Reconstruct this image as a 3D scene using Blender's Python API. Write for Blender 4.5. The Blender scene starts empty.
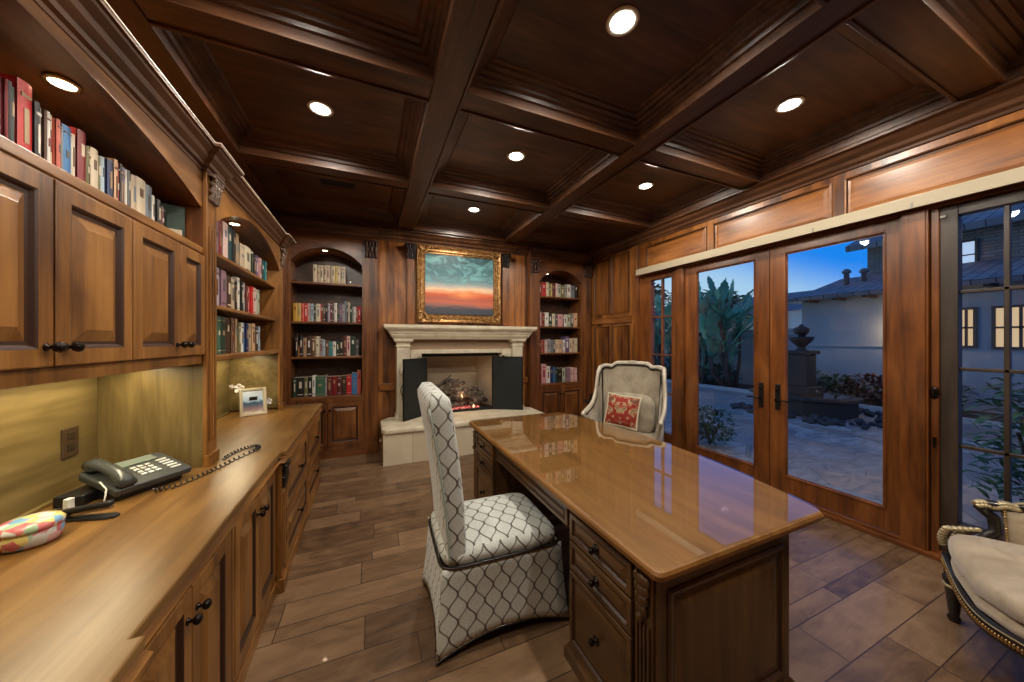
import bpy, bmesh, math, random
from mathutils import Vector, Matrix, noise
random.seed(7)
PI = math.pi
S = bpy.context.scene
COL = S.collection
# ------------------------------------------------------------------ camera
cam_d = bpy.data.cameras.new('camera'); cam = bpy.data.objects.new('camera', cam_d); COL.objects.link(cam)
cam.location = (0, 0, 1.55); cam.rotation_euler = (math.radians(90), 0, -math.atan(142/330))
cam_d.lens = 36*330/1024; cam_d.sensor_width = 36; cam_d.clip_start = 0.02; cam_d.clip_end = 300
S.camera = cam
S.view_settings.view_transform = 'Standard'; S.view_settings.look = 'None'
S.view_settings.gamma = 1; S.view_settings.exposure = 0.0; S.view_settings.use_curve_mapping = False
S.cycles.use_denoising = True; S.cycles.max_bounces = 8; S.cycles.diffuse_bounces = 4
S.cycles.glossy_bounces = 4; S.cycles.transparent_max_bounces = 12; S.cycles.sample_clamp_indirect = 6
S.cycles.caustics_reflective = False; S.cycles.caustics_refractive = False
# ------------------------------------------------------------------ dusk sky
W = bpy.data.worlds.new('dusk_sky'); S.world = W; W.use_nodes = True
def build_world():
    nt = W.node_tree; nt.nodes.clear()
    out = nt.nodes.new('ShaderNodeOutputWorld'); bg = nt.nodes.new('ShaderNodeBackground')
    tc = nt.nodes.new('ShaderNodeTexCoord'); sp = nt.nodes.new('ShaderNodeSeparateXYZ')
    nt.links.new(tc.outputs['Generated'], sp.inputs[0])
    def m(op, a, b):
        n = nt.nodes.new('ShaderNodeMath'); n.operation = op
        for i, v in enumerate((a, b)):
            if isinstance(v, (int, float)): n.inputs[i].default_value = v
            else: nt.links.new(v, n.inputs[i])
        return n.outputs[0]
    e = m('SUBTRACT', sp.outputs[2], m('MULTIPLY', sp.outputs[1], 0.5))
    cr = nt.nodes.new('ShaderNodeValToRGB'); cr.color_ramp.interpolation = 'EASE'
    els = cr.color_ramp.elements
    els[0].position = 0.0; els[0].color = (0.60, 0.80, 0.92, 1)
    els[1].position = 1.0; els[1].color = (0.05, 0.14, 0.42, 1)
    for p, c in ((0.13, (0.42, 0.68, 0.92)), (0.27, (0.012, 0.26, 0.95)), (0.5, (0.03, 0.20, 0.72))):
        x = els.new(p); x.color = (*c, 1)
    nt.links.new(m('ADD', e, 0.27), cr.inputs[0])
    nt.links.new(cr.outputs[0], bg.inputs[0]); bg.inputs[1].default_value = 0.95
    nt.links.new(bg.outputs[0], out.inputs[0])
build_world()
# last glow of the sunset sky, very soft and low
sd = bpy.data.lights.new('dusk_sun', 'SUN'); sun = bpy.data.objects.new('dusk_sun', sd); COL.objects.link(sun)
sd.energy = 0.12; sd.color = (0.75, 0.85, 1.0); sd.angle = 1.0; sun.rotation_euler = (math.radians(50), 0, math.radians(-30))
LP = dict(can=60.0, puck=2.2, strip=7.5, fire=2.5)      # lamp powers used by the lamp builders

# ------------------------------------------------------------------ mesh helpers
class MB:
    def __init__(self): self.v = []; self.f = []; self.mi = []; self.sm = []
    def add(self, vs, fs, mi=0, smooth=False):
        o = len(self.v); self.v += [tuple(p) for p in vs]
        for f in fs: self.f.append(tuple(o+i for i in f)); self.mi.append(mi); self.sm.append(smooth)
        return self
    def box(self, x0, x1, y0, y1, z0, z1, mi=0):
        vs = [(x, y, z) for z in (z0, z1) for y in (y0, y1) for x in (x0, x1)]
        return self.add(vs, [(0,2,3,1),(4,5,7,6),(0,1,5,4),(2,6,7,3),(0,4,6,2),(1,3,7,5)], mi)
    def obox(self, M, a, b, c, mi=0):
        vs = [M @ Vector((x, y, z)) for z in (-c/2, c/2) for y in (-b/2, b/2) for x in (-a/2, a/2)]
        return self.add(vs, [(0,2,3,1),(4,5,7,6),(0,1,5,4),(2,6,7,3),(0,4,6,2),(1,3,7,5)], mi)
    def loft(self, rings, caps=True, closed=True, mi=0, smooth=False, loop=False):
        n = len(rings[0]); vs = [p for r in rings for p in r]; fs = []
        R = len(rings)
        for i in range(R if loop else R-1):
            j = (i+1) % R
            for k in range(n if closed else n-1):
                l = (k+1) % n; fs.append((i*n+k, i*n+l, j*n+l, j*n+k))
        if caps and not loop: fs.append(tuple(range(n-1, -1, -1))); fs.append(tuple((R-1)*n+k for k in range(n)))
        return self.add(vs, fs, mi, smooth)
    def prism(self, pts, z0, z1, mi=0, M=None):
        r0 = [Vector((x, y, z0)) for x, y in pts]; r1 = [Vector((x, y, z1)) for x, y in pts]
        if M: r0 = [M @ p for p in r0]; r1 = [M @ p for p in r1]
        return self.loft([r0, r1], mi=mi)
    def tube(self, pts, r, seg=8, mi=0, loop=False, caps=True, sx=1.0):
        pts = [Vector(p) for p in pts]; n = len(pts)
        rs = r if isinstance(r, (list, tuple)) else [r]*n
        up = Vector((0, 0, 1)); rings = []
        t0 = (pts[1]-pts[0]).normalized()
        if abs(t0.dot(up)) > .9: up = Vector((1, 0, 0))
        a = t0.cross(up).normalized()
        for i, p in enumerate(pts):
            if loop: t = (pts[(i+1) % n]-pts[i-1]).normalized()
            else: t = (pts[min(i+1, n-1)]-pts[max(i-1, 0)]).normalized()
            a = (a - t*a.dot(t)).normalized(); b = t.cross(a)
            rings.append([p+(a*math.cos(2*PI*k/seg)*sx+b*math.sin(2*PI*k/seg))*rs[i] for k in range(seg)])
        return self.loft(rings, caps=caps, mi=mi, smooth=True, loop=loop)
    def lathe(self, prof, c=(0, 0, 0), seg=20, mi=0, M=None, sy=1.0, smooth=True):
        rings = []
        for r, z in prof:
            rg = [Vector((max(r, .0002)*math.cos(2*PI*k/seg), sy*max(r, .0002)*math.sin(2*PI*k/seg), z)) for k in range(seg)]
            rings.append([(M @ p if M else p)+Vector(c) for p in rg])
        return self.loft(rings, mi=mi, smooth=smooth)
    def ellip(self, c, rx, ry, rz, M=None, seg=10, rg=6, mi=0, e=1.0):
        def sp(w, m): return math.copysign(abs(w)**m, w)
        rings = []
        for i in range(rg+1):
            u = -PI/2+PI*i/rg; cu, su = sp(math.cos(u), e), sp(math.sin(u), e); row = []
            for k in range(seg):
                w = 2*PI*k/seg
                p = Vector((rx*max(cu, .001)*sp(math.cos(w), e), ry*max(cu, .001)*sp(math.sin(w), e), rz*su))
                row.append((M @ p if M else p)+Vector(c))
            rings.append(row)
        return self.loft(rings, mi=mi, smooth=True)
    def rings(self, O, U, V, w, h, N, prof, mi=None, cap=True):
        """nested mitred rectangles: prof = [(inset, height, material), ...] seen from the side N points to"""
        O, U, V, N = Vector(O), Vector(U), Vector(V), Vector(N)
        rs = []
        for p in prof:
            i, t = p[0], p[1]
            rs.append([O+U*a+V*b+N*t for a, b in ((i, i), (w-i, i), (w-i, h-i), (i, h-i))])
        for k in range(len(rs)-1):
            m = prof[k+1][2] if len(prof[k+1]) > 2 else 0
            self.loft([rs[k], rs[k+1]], caps=False, mi=m)
        if cap: self.add(rs[-1], [(0, 1, 2, 3)], prof[-1][2] if len(prof[-1]) > 2 else 0)
        return self
    def sweep(self, prof, pts, out, loop=False, mi=0, smooth=False, zup=Vector((0, 0, 1))):
        """profile [(outward, up)] swept along a horizontal path with mitres; out = +1 / -1 side"""
        pts = [Vector(p) for p in pts]; n = len(pts); rings = []
        def nrm(a, b):
            d = (b-a); d.z = 0; d.normalize(); return Vector((d.y, -d.x, 0))*out
        for i, p in enumerate(pts):
            if loop: n1, n2 = nrm(pts[i-1], p), nrm(p, pts[(i+1) % n])
            else: n1 = nrm(pts[max(i-1, 0)], pts[max(i, 1)]); n2 = nrm(pts[min(i, n-2)], pts[min(i+1, n-1)])
            m = (n1+n2).normalized(); m = m/max(m.dot(n1), .3)
            rings.append([p+m*o+zup*z for o, z in prof])
        return self.loft(rings, mi=mi, smooth=smooth, loop=loop)

def root_of(o):
    while o.parent: o = o.parent
    return o
def tag(o, label, cat=None, group=None, kind=None):
    if label: o['label'] = label
    if cat: o['category'] = cat
    if group: o['group'] = group
    if kind: o['kind'] = kind
    return o
def obj(name, mb, mats, parent=None, bevel=0, sub=0, label=None, seg=2, keep=False):
    me = bpy.data.meshes.new(name); vs = mb.v
    if parent is not None:
        r = root_of(parent)
        if r.get('_w') is not None:
            L = r['_w']; vs = [(x-L[0], y-L[1], z-L[2]) for x, y, z in vs]
        loc = (0, 0, 0)
    elif keep: loc = (0, 0, 0)
    else:
        xs, ys, zs = zip(*vs); loc = ((min(xs)+max(xs))/2, (min(ys)+max(ys))/2, min(zs))
        vs = [(x-loc[0], y-loc[1], z-loc[2]) for x, y, z in vs]
    me.from_pydata([tuple(v) for v in vs], [], mb.f)
    if not isinstance(mats, (list, tuple)): mats = [mats]
    for m in mats: me.materials.append(m)
    me.polygons.foreach_set('material_index', [min(i, len(mats)-1) for i in mb.mi])
    me.polygons.foreach_set('use_smooth', mb.sm)
    bm = bmesh.new(); bm.from_mesh(me)
    bmesh.ops.recalc_face_normals(bm, faces=bm.faces)
    uv = bm.loops.layers.uv.new('box')
    for f in bm.faces:
        n = f.normal; ax = max(range(3), key=lambda i: abs(n[i]))
        for l in f.loops:
            c = l.vert.co; l[uv].uv = ((c.y, c.z), (c.x, c.z), (c.x, c.y))[ax]
    bm.to_mesh(me); bm.free()
    o = bpy.data.objects.new(name, me); COL.objects.link(o); o.location = loc
    if parent is not None: o.parent = parent
    if bevel:
        b = o.modifiers.new('bevel', 'BEVEL'); b.width = bevel; b.segments = seg; b.limit_method = 'ANGLE'; b.angle_limit = math.radians(40)
    if sub:
        s = o.modifiers.new('sub', 'SUBSURF'); s.levels = sub; s.render_levels = sub
    if label: o['label'] = label
    return o
def thing(name, label, cat, loc=(0, 0, 0), group=None, rot=0, local=False, kind=None):
    """Empty at the base of a thing; parts are given in world coordinates unless local"""
    o = bpy.data.objects.new(name, None); COL.objects.link(o); o.location = loc; o.rotation_euler = (0, 0, rot)
    o.empty_display_size = .1
    tag(o, label, cat, group, kind)
    if not local: o['_w'] = list(loc)
    return o
def struct(name, mb, mats, bevel=0, parent=None):
    o = obj(name, mb, mats, parent, bevel=bevel)
    if parent is None: o['kind'] = 'structure'
    return o

# ------------------------------------------------------------------ materials
def new_mat(name):
    m = bpy.data.materials.new(name); m.use_nodes = True
    return m, m.node_tree, m.node_tree.nodes['Principled BSDF']
def NM(nt, op, a, b=0.0, c=None):
    n = nt.nodes.new('ShaderNodeMath'); n.operation = op
    for i, v in enumerate((a, b, c)):
        if v is None: continue
        if isinstance(v, (int, float)): n.inputs[i].default_value = v
        else: nt.links.new(v, n.inputs[i])
    return n.outputs[0]
def ramp(nt, fac, stops, interp='LINEAR'):
    r = nt.nodes.new('ShaderNodeValToRGB'); r.color_ramp.interpolation = interp; e = r.color_ramp.elements
    e[0].position = stops[0][0]; e[0].color = (*stops[0][1], 1); e[1].position = stops[-1][0]; e[1].color = (*stops[-1][1], 1)
    for p, c in stops[1:-1]: x = e.new(p); x.color = (*c, 1)
    nt.links.new(fac, r.inputs[0]); return r.outputs[0]
def noise_n(nt, vec, scale, detail=4, rough=.55, dist=0.0):
    n = nt.nodes.new('ShaderNodeTexNoise'); n.inputs['Scale'].default_value = scale; n.inputs['Detail'].default_value = detail
    n.inputs['Roughness'].default_value = rough; n.inputs['Distortion'].default_value = dist
    if vec is not None: nt.links.new(vec, n.inputs['Vector'])
    return n.outputs['Fac']
def mapping(nt, vec, scale=(1, 1, 1), loc=(0, 0, 0), rot=(0, 0, 0)):
    n = nt.nodes.new('ShaderNodeMapping'); n.inputs['Scale'].default_value = scale; n.inputs['Location'].default_value = loc
    n.inputs['Rotation'].default_value = rot; nt.links.new(vec, n.inputs['Vector']); return n.outputs[0]
def mix(nt, fac, a, b, mode='MIX'):
    n = nt.nodes.new('ShaderNodeMix'); n.data_type = 'RGBA'; n.blend_type = mode
    for i, v in ((0, fac), (6, a), (7, b)):
        if isinstance(v, (int, float)): n.inputs[i].default_value = v
        elif isinstance(v, tuple): n.inputs[i].default_value = (*v[:3], 1)
        else: nt.links.new(v, n.inputs[i])
    return n.outputs[2]
def bump(nt, b, h, strength=.2, dist=.01):
    n = nt.nodes.new('ShaderNodeBump'); n.inputs['Strength'].default_value = strength; n.inputs['Distance'].default_value = dist
    nt.links.new(h, n.inputs['Height']); nt.links.new(n.outputs[0], b.inputs['Normal'])
def coords(nt, kind='Object'):
    return nt.nodes.new('ShaderNodeTexCoord').outputs[kind]
def plain(name, c, rough=.5, metal=0, coat=0, emit=None, es=0, spec=None):
    m, nt, b = new_mat(name); b.inputs['Base Color'].default_value = (*c, 1); b.inputs['Roughness'].default_value = rough
    b.inputs['Metallic'].default_value = metal; b.inputs['Coat Weight'].default_value = coat
    if emit: b.inputs['Emission Color'].default_value = (*emit, 1); b.inputs['Emission Strength'].default_value = es
    if spec is not None: b.inputs['Specular IOR Level'].default_value = spec
    v = noise_n(nt, coords(nt), 60, 3); 
    nt.links.new(mix(nt, NM(nt, 'MULTIPLY', v, .25), (*c,), tuple(x*.75 for x in c)), b.inputs['Base Color'])
    return m
def wood(name, dark, mid, light, axis='z', rough=.36, board=0.0, coat=.15, knots=True):
    m, nt, b = new_mat(name); co = coords(nt)
    sc = {'x': (1.1, 16, 16), 'y': (16, 1.1, 16), 'z': (16, 16, 1.1)}[axis]
    off = None
    if board:
        sp = nt.nodes.new('ShaderNodeSeparateXYZ'); nt.links.new(co, sp.inputs[0])
        a, c2 = {'z': (0, 1), 'x': (1, 2), 'y': (0, 2)}[axis]
        s = NM(nt, 'FLOOR', NM(nt, 'DIVIDE', NM(nt, 'ADD', sp.outputs[a], sp.outputs[c2]), board))
        wn = nt.nodes.new('ShaderNodeTexWhiteNoise'); wn.noise_dimensions = '1D'; nt.links.new(s, wn.inputs['W'])
        off = wn.outputs['Value']
        va = nt.nodes.new('ShaderNodeVectorMath'); va.operation = 'ADD'; nt.links.new(co, va.inputs[0])
        cb = nt.nodes.new('ShaderNodeCombineXYZ')
        for i in range(3): nt.links.new(NM(nt, 'MULTIPLY', off, 7.0), cb.inputs[i])
        nt.links.new(cb.outputs[0], va.inputs[1]); co = va.outputs[0]
    g = noise_n(nt, mapping(nt, co, sc), 1.0, 6, .6, .8)
    fine = noise_n(nt, mapping(nt, co, tuple(k*4 for k in sc)), 1.0, 3, .6)
    sc2 = {'x': (1.2, 4, 4), 'y': (4, 1.2, 4), 'z': (4, 4, 1.2)}[axis]
    bl = noise_n(nt, mapping(nt, co, sc2), 1.0, 3, .5, 1.2)
    f = NM(nt, 'ADD', NM(nt, 'MULTIPLY', g, .42), NM(nt, 'ADD', NM(nt, 'MULTIPLY', bl, .46), NM(nt, 'MULTIPLY', fine, .12)))
    if off is not None: f = NM(nt, 'ADD', f, NM(nt, 'MULTIPLY', NM(nt, 'SUBTRACT', off, .5), .2))
    c = ramp(nt, f, [(.36, dark), (.5, mid), (.64, light)])
    if knots:
        v = nt.nodes.new('ShaderNodeTexVoronoi'); v.inputs['Scale'].default_value = 2.1
        nt.links.new(mapping(nt, co, {'x': (.5, 1, 1), 'y': (1, .5, 1), 'z': (1, 1, .5)}[axis]), v.inputs['Vector'])
        k = NM(nt, 'SUBTRACT', 1.0, NM(nt, 'MULTIPLY', v.outputs['Distance'], 11.0)); k = NM(nt, 'MAXIMUM', k, 0.0)
        c = mix(nt, NM(nt, 'MULTIPLY', k, .6), c, tuple(x*.4 for x in dark))
    hs = nt.nodes.new('ShaderNodeHueSaturation'); hs.inputs['Saturation'].default_value = 1.0; nt.links.new(c, hs.inputs['Color']); nt.links.new(hs.outputs[0], b.inputs['Base Color'])
    b.inputs['Roughness'].default_value = rough; b.inputs['Coat Weight'].default_value = coat; b.inputs['Coat Roughness'].default_value = .25
    if knots: bump(nt, b, fine, .06, .0015)
    return m
MW = {}
def setup_woods():
    alder = ((.075, .026, .006), (.235, .098, .022), (.40, .185, .047))
    wallc = ((.065, .020, .005), (.23, .080, .016), (.38, .150, .034))
    ceil = ((.024, .009, .004), (.078, .030, .012), (.15, .062, .025))
    case_ = ((.050, .016, .005), (.15, .050, .013), (.25, .096, .027))
    deskc = ((.035, .016, .006), (.092, .044, .015), (.16, .082, .028))
    doorc = ((.060, .018, .005), (.18, .056, .012), (.27, .095, .023))
    for ax in 'xyz':
        MW['alder_'+ax] = wood('honey_alder_'+ax, *alder, ax)
        MW['wall_'+ax] = wood('wall_alder_'+ax, *wallc, ax, board=.16 if ax == 'z' else .3)
        MW['ceil_'+ax] = wood('ceiling_walnut_'+ax, *ceil, ax, rough=.40, coat=.12)
        MW['case_'+ax] = wood('bookcase_wood_'+ax, *case_, ax)
        MW['desk_'+ax] = wood('desk_wood_'+ax, *deskc, ax, rough=.3)
        MW['door_'+ax] = wood('door_mahogany_'+ax, *doorc, ax, rough=.3)
    MW['counter'] = wood('worktop_wood', (.10, .044, .011), (.18, .088, .023), (.26, .138, .040), 'y', rough=.32, coat=.0, knots=False)
    MW['desktop'] = wood('desktop_wood', (.15, .060, .011), (.25, .108, .020), (.33, .155, .036), 'y', rough=.45, coat=0, board=.0, knots=False)
    MW['olive'] = wood('olive_panel', (.085, .055, .020), (.15, .104, .038), (.24, .17, .068), 'y', rough=.3, knots=False)
    MW['olive_z'] = wood('olive_panel_upright', (.085, .055, .020), (.15, .104, .038), (.24, .17, .068), 'z', rough=.3, knots=False)
    MW['niche'] = wood('shaded_niche_back', (.020, .008, .004), (.045, .017, .008), (.08, .03, .013), 'y')  # near-black wood puts the shadow behind the books into the colour
    MW['glaze'] = plain('dark_glaze', (.045, .017, .008), .4)
setup_woods()
BLACK = plain('black_metal', (.010, .010, .011), .42, .3)
BRONZE = plain('oil_rubbed_bronze', (.03, .022, .018), .25, .8)
CHROME = plain('brushed_steel', (.6, .6, .6), .25, 1)
GOLD = plain('gilt', (.55, .33, .11), .32, .85)
def mat_stone():
    m, nt, b = new_mat('cream_limestone'); co = coords(nt)
    a = noise_n(nt, co, 6, 6, .6); p = noise_n(nt, co, 60, 3)
    c = ramp(nt, a, [(.3, (.56, .48, .34)), (.55, (.72, .65, .49)), (.75, (.80, .74, .59))])
    nt.links.new(mix(nt, ramp(nt, p, [(.62, (0, 0, 0)), (.72, (.35, .35, .35))]), c, (.36, .27, .16)), b.inputs['Base Color'])
    b.inputs['Roughness'].default_value = .6; bump(nt, b, p, .25, .004); return m
STONE = mat_stone()
def mat_floor():
    m, nt, b = new_mat('wood_plank_floor'); co = coords(nt)
    sp = nt.nodes.new('ShaderNodeSeparateXYZ'); nt.links.new(co, sp.inputs[0]); X, Y = sp.outputs[0], sp.outputs[1]
    y = NM(nt, 'SUBTRACT', Y, .14); k = NM(nt, 'FLOOR', NM(nt, 'DIVIDE', y, .5)); r = NM(nt, 'SUBTRACT', y, NM(nt, 'MULTIPLY', k, .5))
    row = NM(nt, 'ADD', NM(nt, 'MULTIPLY', k, 3.0), NM(nt, 'ADD', NM(nt, 'GREATER_THAN', r, .22), NM(nt, 'GREATER_THAN', r, .32)))
    w1 = nt.nodes.new('ShaderNodeTexWhiteNoise'); w1.noise_dimensions = '1D'; nt.links.new(NM(nt, 'ADD', row, 50.5), w1.inputs['W'])
    L = 0.86
    xx = NM(nt, 'ADD', NM(nt, 'DIVIDE', X, L), NM(nt, 'MULTIPLY', w1.outputs['Value'], 5.0)); j = NM(nt, 'FLOOR', xx); fx = NM(nt, 'SUBTRACT', xx, j)
    w2 = nt.nodes.new('ShaderNodeTexWhiteNoise'); w2.noise_dimensions = '2D'
    cb = nt.nodes.new('ShaderNodeCombineXYZ'); nt.links.new(row, cb.inputs[0]); nt.links.new(j, cb.inputs[1]); nt.links.new(cb.outputs[0], w2.inputs['Vector'])
    rnd = w2.outputs['Value']
    def ab(v): return NM(nt, 'ABSOLUTE', v)
    e = NM(nt, 'MINIMUM', NM(nt, 'MINIMUM', ab(r), ab(NM(nt, 'SUBTRACT', r, .22))), NM(nt, 'MINIMUM', ab(NM(nt, 'SUBTRACT', r, .32)), ab(NM(nt, 'SUBTRACT', r, .5))))
    ex = NM(nt, 'MULTIPLY', NM(nt, 'MINIMUM', fx, NM(nt, 'SUBTRACT', 1.0, fx)), L)
    e = NM(nt, 'MINIMUM', e, ex); gap = NM(nt, 'LESS_THAN', e, .0028)
    va = nt.nodes.new('ShaderNodeVectorMath'); va.operation = 'ADD'; nt.links.new(co, va.inputs[0])
    c3 = nt.nodes.new('ShaderNodeCombineXYZ'); nt.links.new(NM(nt, 'MULTIPLY', rnd, 9.0), c3.inputs[0]); nt.links.new(NM(nt, 'MULTIPLY', rnd, 3.0), c3.inputs[1])
    nt.links.new(c3.outputs[0], va.inputs[1])
    g = noise_n(nt, mapping(nt, va.outputs[0], (2.2, 18, 1)), 1, 6, .6, 1.0)
    bl = noise_n(nt, mapping(nt, va.outputs[0], (3, 5, 1)), 1, 4, .6, 1.5)
    f = NM(nt, 'ADD', NM(nt, 'ADD', NM(nt, 'MULTIPLY', g, .35), NM(nt, 'MULTIPLY', bl, .45)), NM(nt, 'MULTIPLY', rnd, .22))
    c = ramp(nt, f, [(.34, (.075, .040, .020)), (.50, (.165, .094, .048)), (.68, (.27, .165, .090))])
    c = mix(nt, gap, c, (.05, .028, .018))
    nt.links.new(c, b.inputs['Base Color']); b.inputs['Roughness'].default_value = .36; b.inputs['Coat Weight'].default_value = .12
    bump(nt, b, NM(nt, 'ADD', NM(nt, 'MULTIPLY', g, .3), NM(nt, 'MULTIPLY', NM(nt, 'MINIMUM', e, .005), 120)), .25, .003)
    return m
FLOOR = mat_floor()
def mat_trellis():
    m, nt, b = new_mat('trellis_brocade'); uv = coords(nt, 'UV'); sp = nt.nodes.new('ShaderNodeSeparateXYZ'); nt.links.new(uv, sp.inputs[0])
    u = NM(nt, 'DIVIDE', sp.outputs[0], .092); v = NM(nt, 'DIVIDE', sp.outputs[1], .135)
    s = NM(nt, 'MULTIPLY', NM(nt, 'SINE', NM(nt, 'MULTIPLY', v, 2*PI)), .245)
    def dist(x):
        fr = NM(nt, 'FRACT', NM(nt, 'ADD', x, .5)); return NM(nt, 'ABSOLUTE', NM(nt, 'SUBTRACT', fr, .5))
    d1 = dist(NM(nt, 'SUBTRACT', u, s)); d2 = dist(NM(nt, 'ADD', NM(nt, 'ADD', u, s), .5))
    l1 = NM(nt, 'LESS_THAN', d1, .055); l2 = NM(nt, 'LESS_THAN', d2, .055)
    l3 = NM(nt, 'LESS_THAN', dist(NM(nt, 'SUBTRACT', NM(nt, 'SUBTRACT', u, s), .09)), .022)
    n = noise_n(nt, mapping(nt, uv, (60, 300, 1)), 1, 2)
    base = ramp(nt, n, [(.35, (.52, .555, .52)), (.65, (.70, .73, .68))])
    c = mix(nt, l3, base, (.66, .66, .60)); c = mix(nt, l2, c, (.21, .20, .17)); c = mix(nt, l1, c, (.09, .08, .07))
    nt.links.new(c, b.inputs['Base Color']); b.inputs['Roughness'].default_value = .6; b.inputs['Sheen Weight'].default_value = .3
    bump(nt, b, NM(nt, 'ADD', l1, l2), .3, .002); return m
TRELLIS = mat_trellis()
def mat_velvet(name, a, c2):
    m, nt, b = new_mat(name); co = coords(nt)
    n = noise_n(nt, mapping(nt, co, (3, 3, 2)), 2.0, 4, .6, 1.0)
    nt.links.new(ramp(nt, n, [(.32, a), (.68, c2)]), b.inputs['Base Color']); b.inputs['Roughness'].default_value = .55
    b.inputs['Sheen Weight'].default_value = .6; bump(nt, b, noise_n(nt, co, 9, 3), .25, .01); return m
VELVET = mat_velvet('champagne_velvet', (.24, .195, .135), (.44, .385, .28))
SATIN = mat_velvet('cream_satin_velvet', (.34, .26, .165), (.54, .44, .31))
PAINTW = plain('antique_white_frame', (.62, .56, .45), .38, .15)
EBONY = plain('ebonised_wood', (.012, .009, .008), .3, 0, .1)
CREAMLEAF = plain('cream_gilt_carving', (.55, .46, .28), .35, .4)
def mat_pillow():
    m, nt, b = new_mat('red_damask'); uv = coords(nt, 'UV')
    sp = nt.nodes.new('ShaderNodeSeparateXYZ'); nt.links.new(uv, sp.inputs[0])
    cb = nt.nodes.new('ShaderNodeCombineXYZ'); nt.links.new(NM(nt, 'ABSOLUTE', sp.outputs[0]), cb.inputs[0]); nt.links.new(sp.outputs[1], cb.inputs[1])
    n = noise_n(nt, cb.outputs[0], 10, 2, .5, 1.4); n2 = noise_n(nt, cb.outputs[0], 32, 2, .5, .5)
    c = ramp(nt, n, [(.44, (.28, .022, .012)), (.48, (.38, .04, .02)), (.50, (.45, .34, .19)), (.58, (.36, .25, .13)), (.62, (.16, .06, .03))])
    c = mix(nt, ramp(nt, n2, [(.60, (0, 0, 0)), (.62, (1, 1, 1))]), c, (.42, .06, .022))
    nt.links.new(c, b.inputs['Base Color']); b.inputs['Roughness'].default_value = .8; return m
PILLOW = mat_pillow()
def mat_glass(name='window_glass', refl=1.0, tint=(1, 1, 1)):
    m = bpy.data.materials.new(name); m.use_nodes = True; nt = m.node_tree; nt.nodes.clear()
    o = nt.nodes.new('ShaderNodeOutputMaterial'); mx = nt.nodes.new('ShaderNodeMixShader'); t = nt.nodes.new('ShaderNodeBsdfTransparent')
    g = nt.nodes.new('ShaderNodeBsdfGlossy'); g.inputs['Roughness'].default_value = 0.0; t.inputs[0].default_value = (*tint, 1)
    fr = nt.nodes.new('ShaderNodeFresnel'); fr.inputs['IOR'].default_value = 1.5
    geo = nt.nodes.new('ShaderNodeNewGeometry'); front = NM(nt, 'SUBTRACT', 1.0, geo.outputs['Backfacing'])
    nt.links.new(NM(nt, 'MULTIPLY', NM(nt, 'MULTIPLY', fr.outputs[0], refl), front), mx.inputs[0]); nt.links.new(t.outputs[0], mx.inputs[1]); nt.links.new(g.outputs[0], mx.inputs[2])
    nt.links.new(mx.outputs[0], o.inputs[0]); return m
GLASS = mat_glass(refl=1.25); DESKGLASS = mat_glass('desk_glass', 1.7, (.97, .98, .97))
LAMP = plain('lamp_lens', (1, 1, 1), .3, emit=(1, .93, .80), es=14)
LAMP2 = plain('puck_lens', (1, 1, 1), .3, emit=(1, .86, .62), es=9)
TRIMRING = plain('lamp_trim_ring', (.75, .72, .66), .4)

# ------------------------------------------------------------------ room shell
XL, XR, YB, YF = -1.24, 3.72, 5.05, -2.3      # left wall, right wall, far wall, wall behind
ZB, ZP = 3.13, 3.29                            # beam underside, coffer panel
def room():
    struct('floor', MB().box(XL-.15, XR+.1, YF-.15, 5.8, -.06, 0), FLOOR)
    struct('ceiling', MB().box(XL-.15, XR+.3, YF-.15, 5.8, ZP, ZP+.08), MW['ceil_x'])
    struct('wall_left', MB().box(XL-.12, XL, YF, 5.8, 0, ZP), MW['wall_z'])
    struct('wall_behind', MB().box(XL, XR, YF-.12, YF, 0, ZP), MW['wall_z'])
    w = MB()      # far wall with firebox hole; bookcase bays at both sides are closed by the outer skin
    w.box(.10, .68, YB, YB+.1, 0, ZP).box(1.90, 2.49, YB, YB+.1, 0, ZP).box(.68, 1.90, YB, YB+.1, 1.37, ZP).box(.68, 1.90, YB, YB+.1, 0, .44)
    w.box(XL, XR+.3, 5.72, 5.8, 0, ZP)
    struct('wall_far', w, MW['wall_z'])
    w = MB()
    w.box(XR, XR+.14, 3.88, 5.72, 0, ZP).box(XR, XR+.14, YF, -.02, 0, ZP).box(XR, XR+.14, -.02, 3.88, 2.53, ZP)
    struct('wall_right', w, MW['wall_z'])
room()
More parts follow.
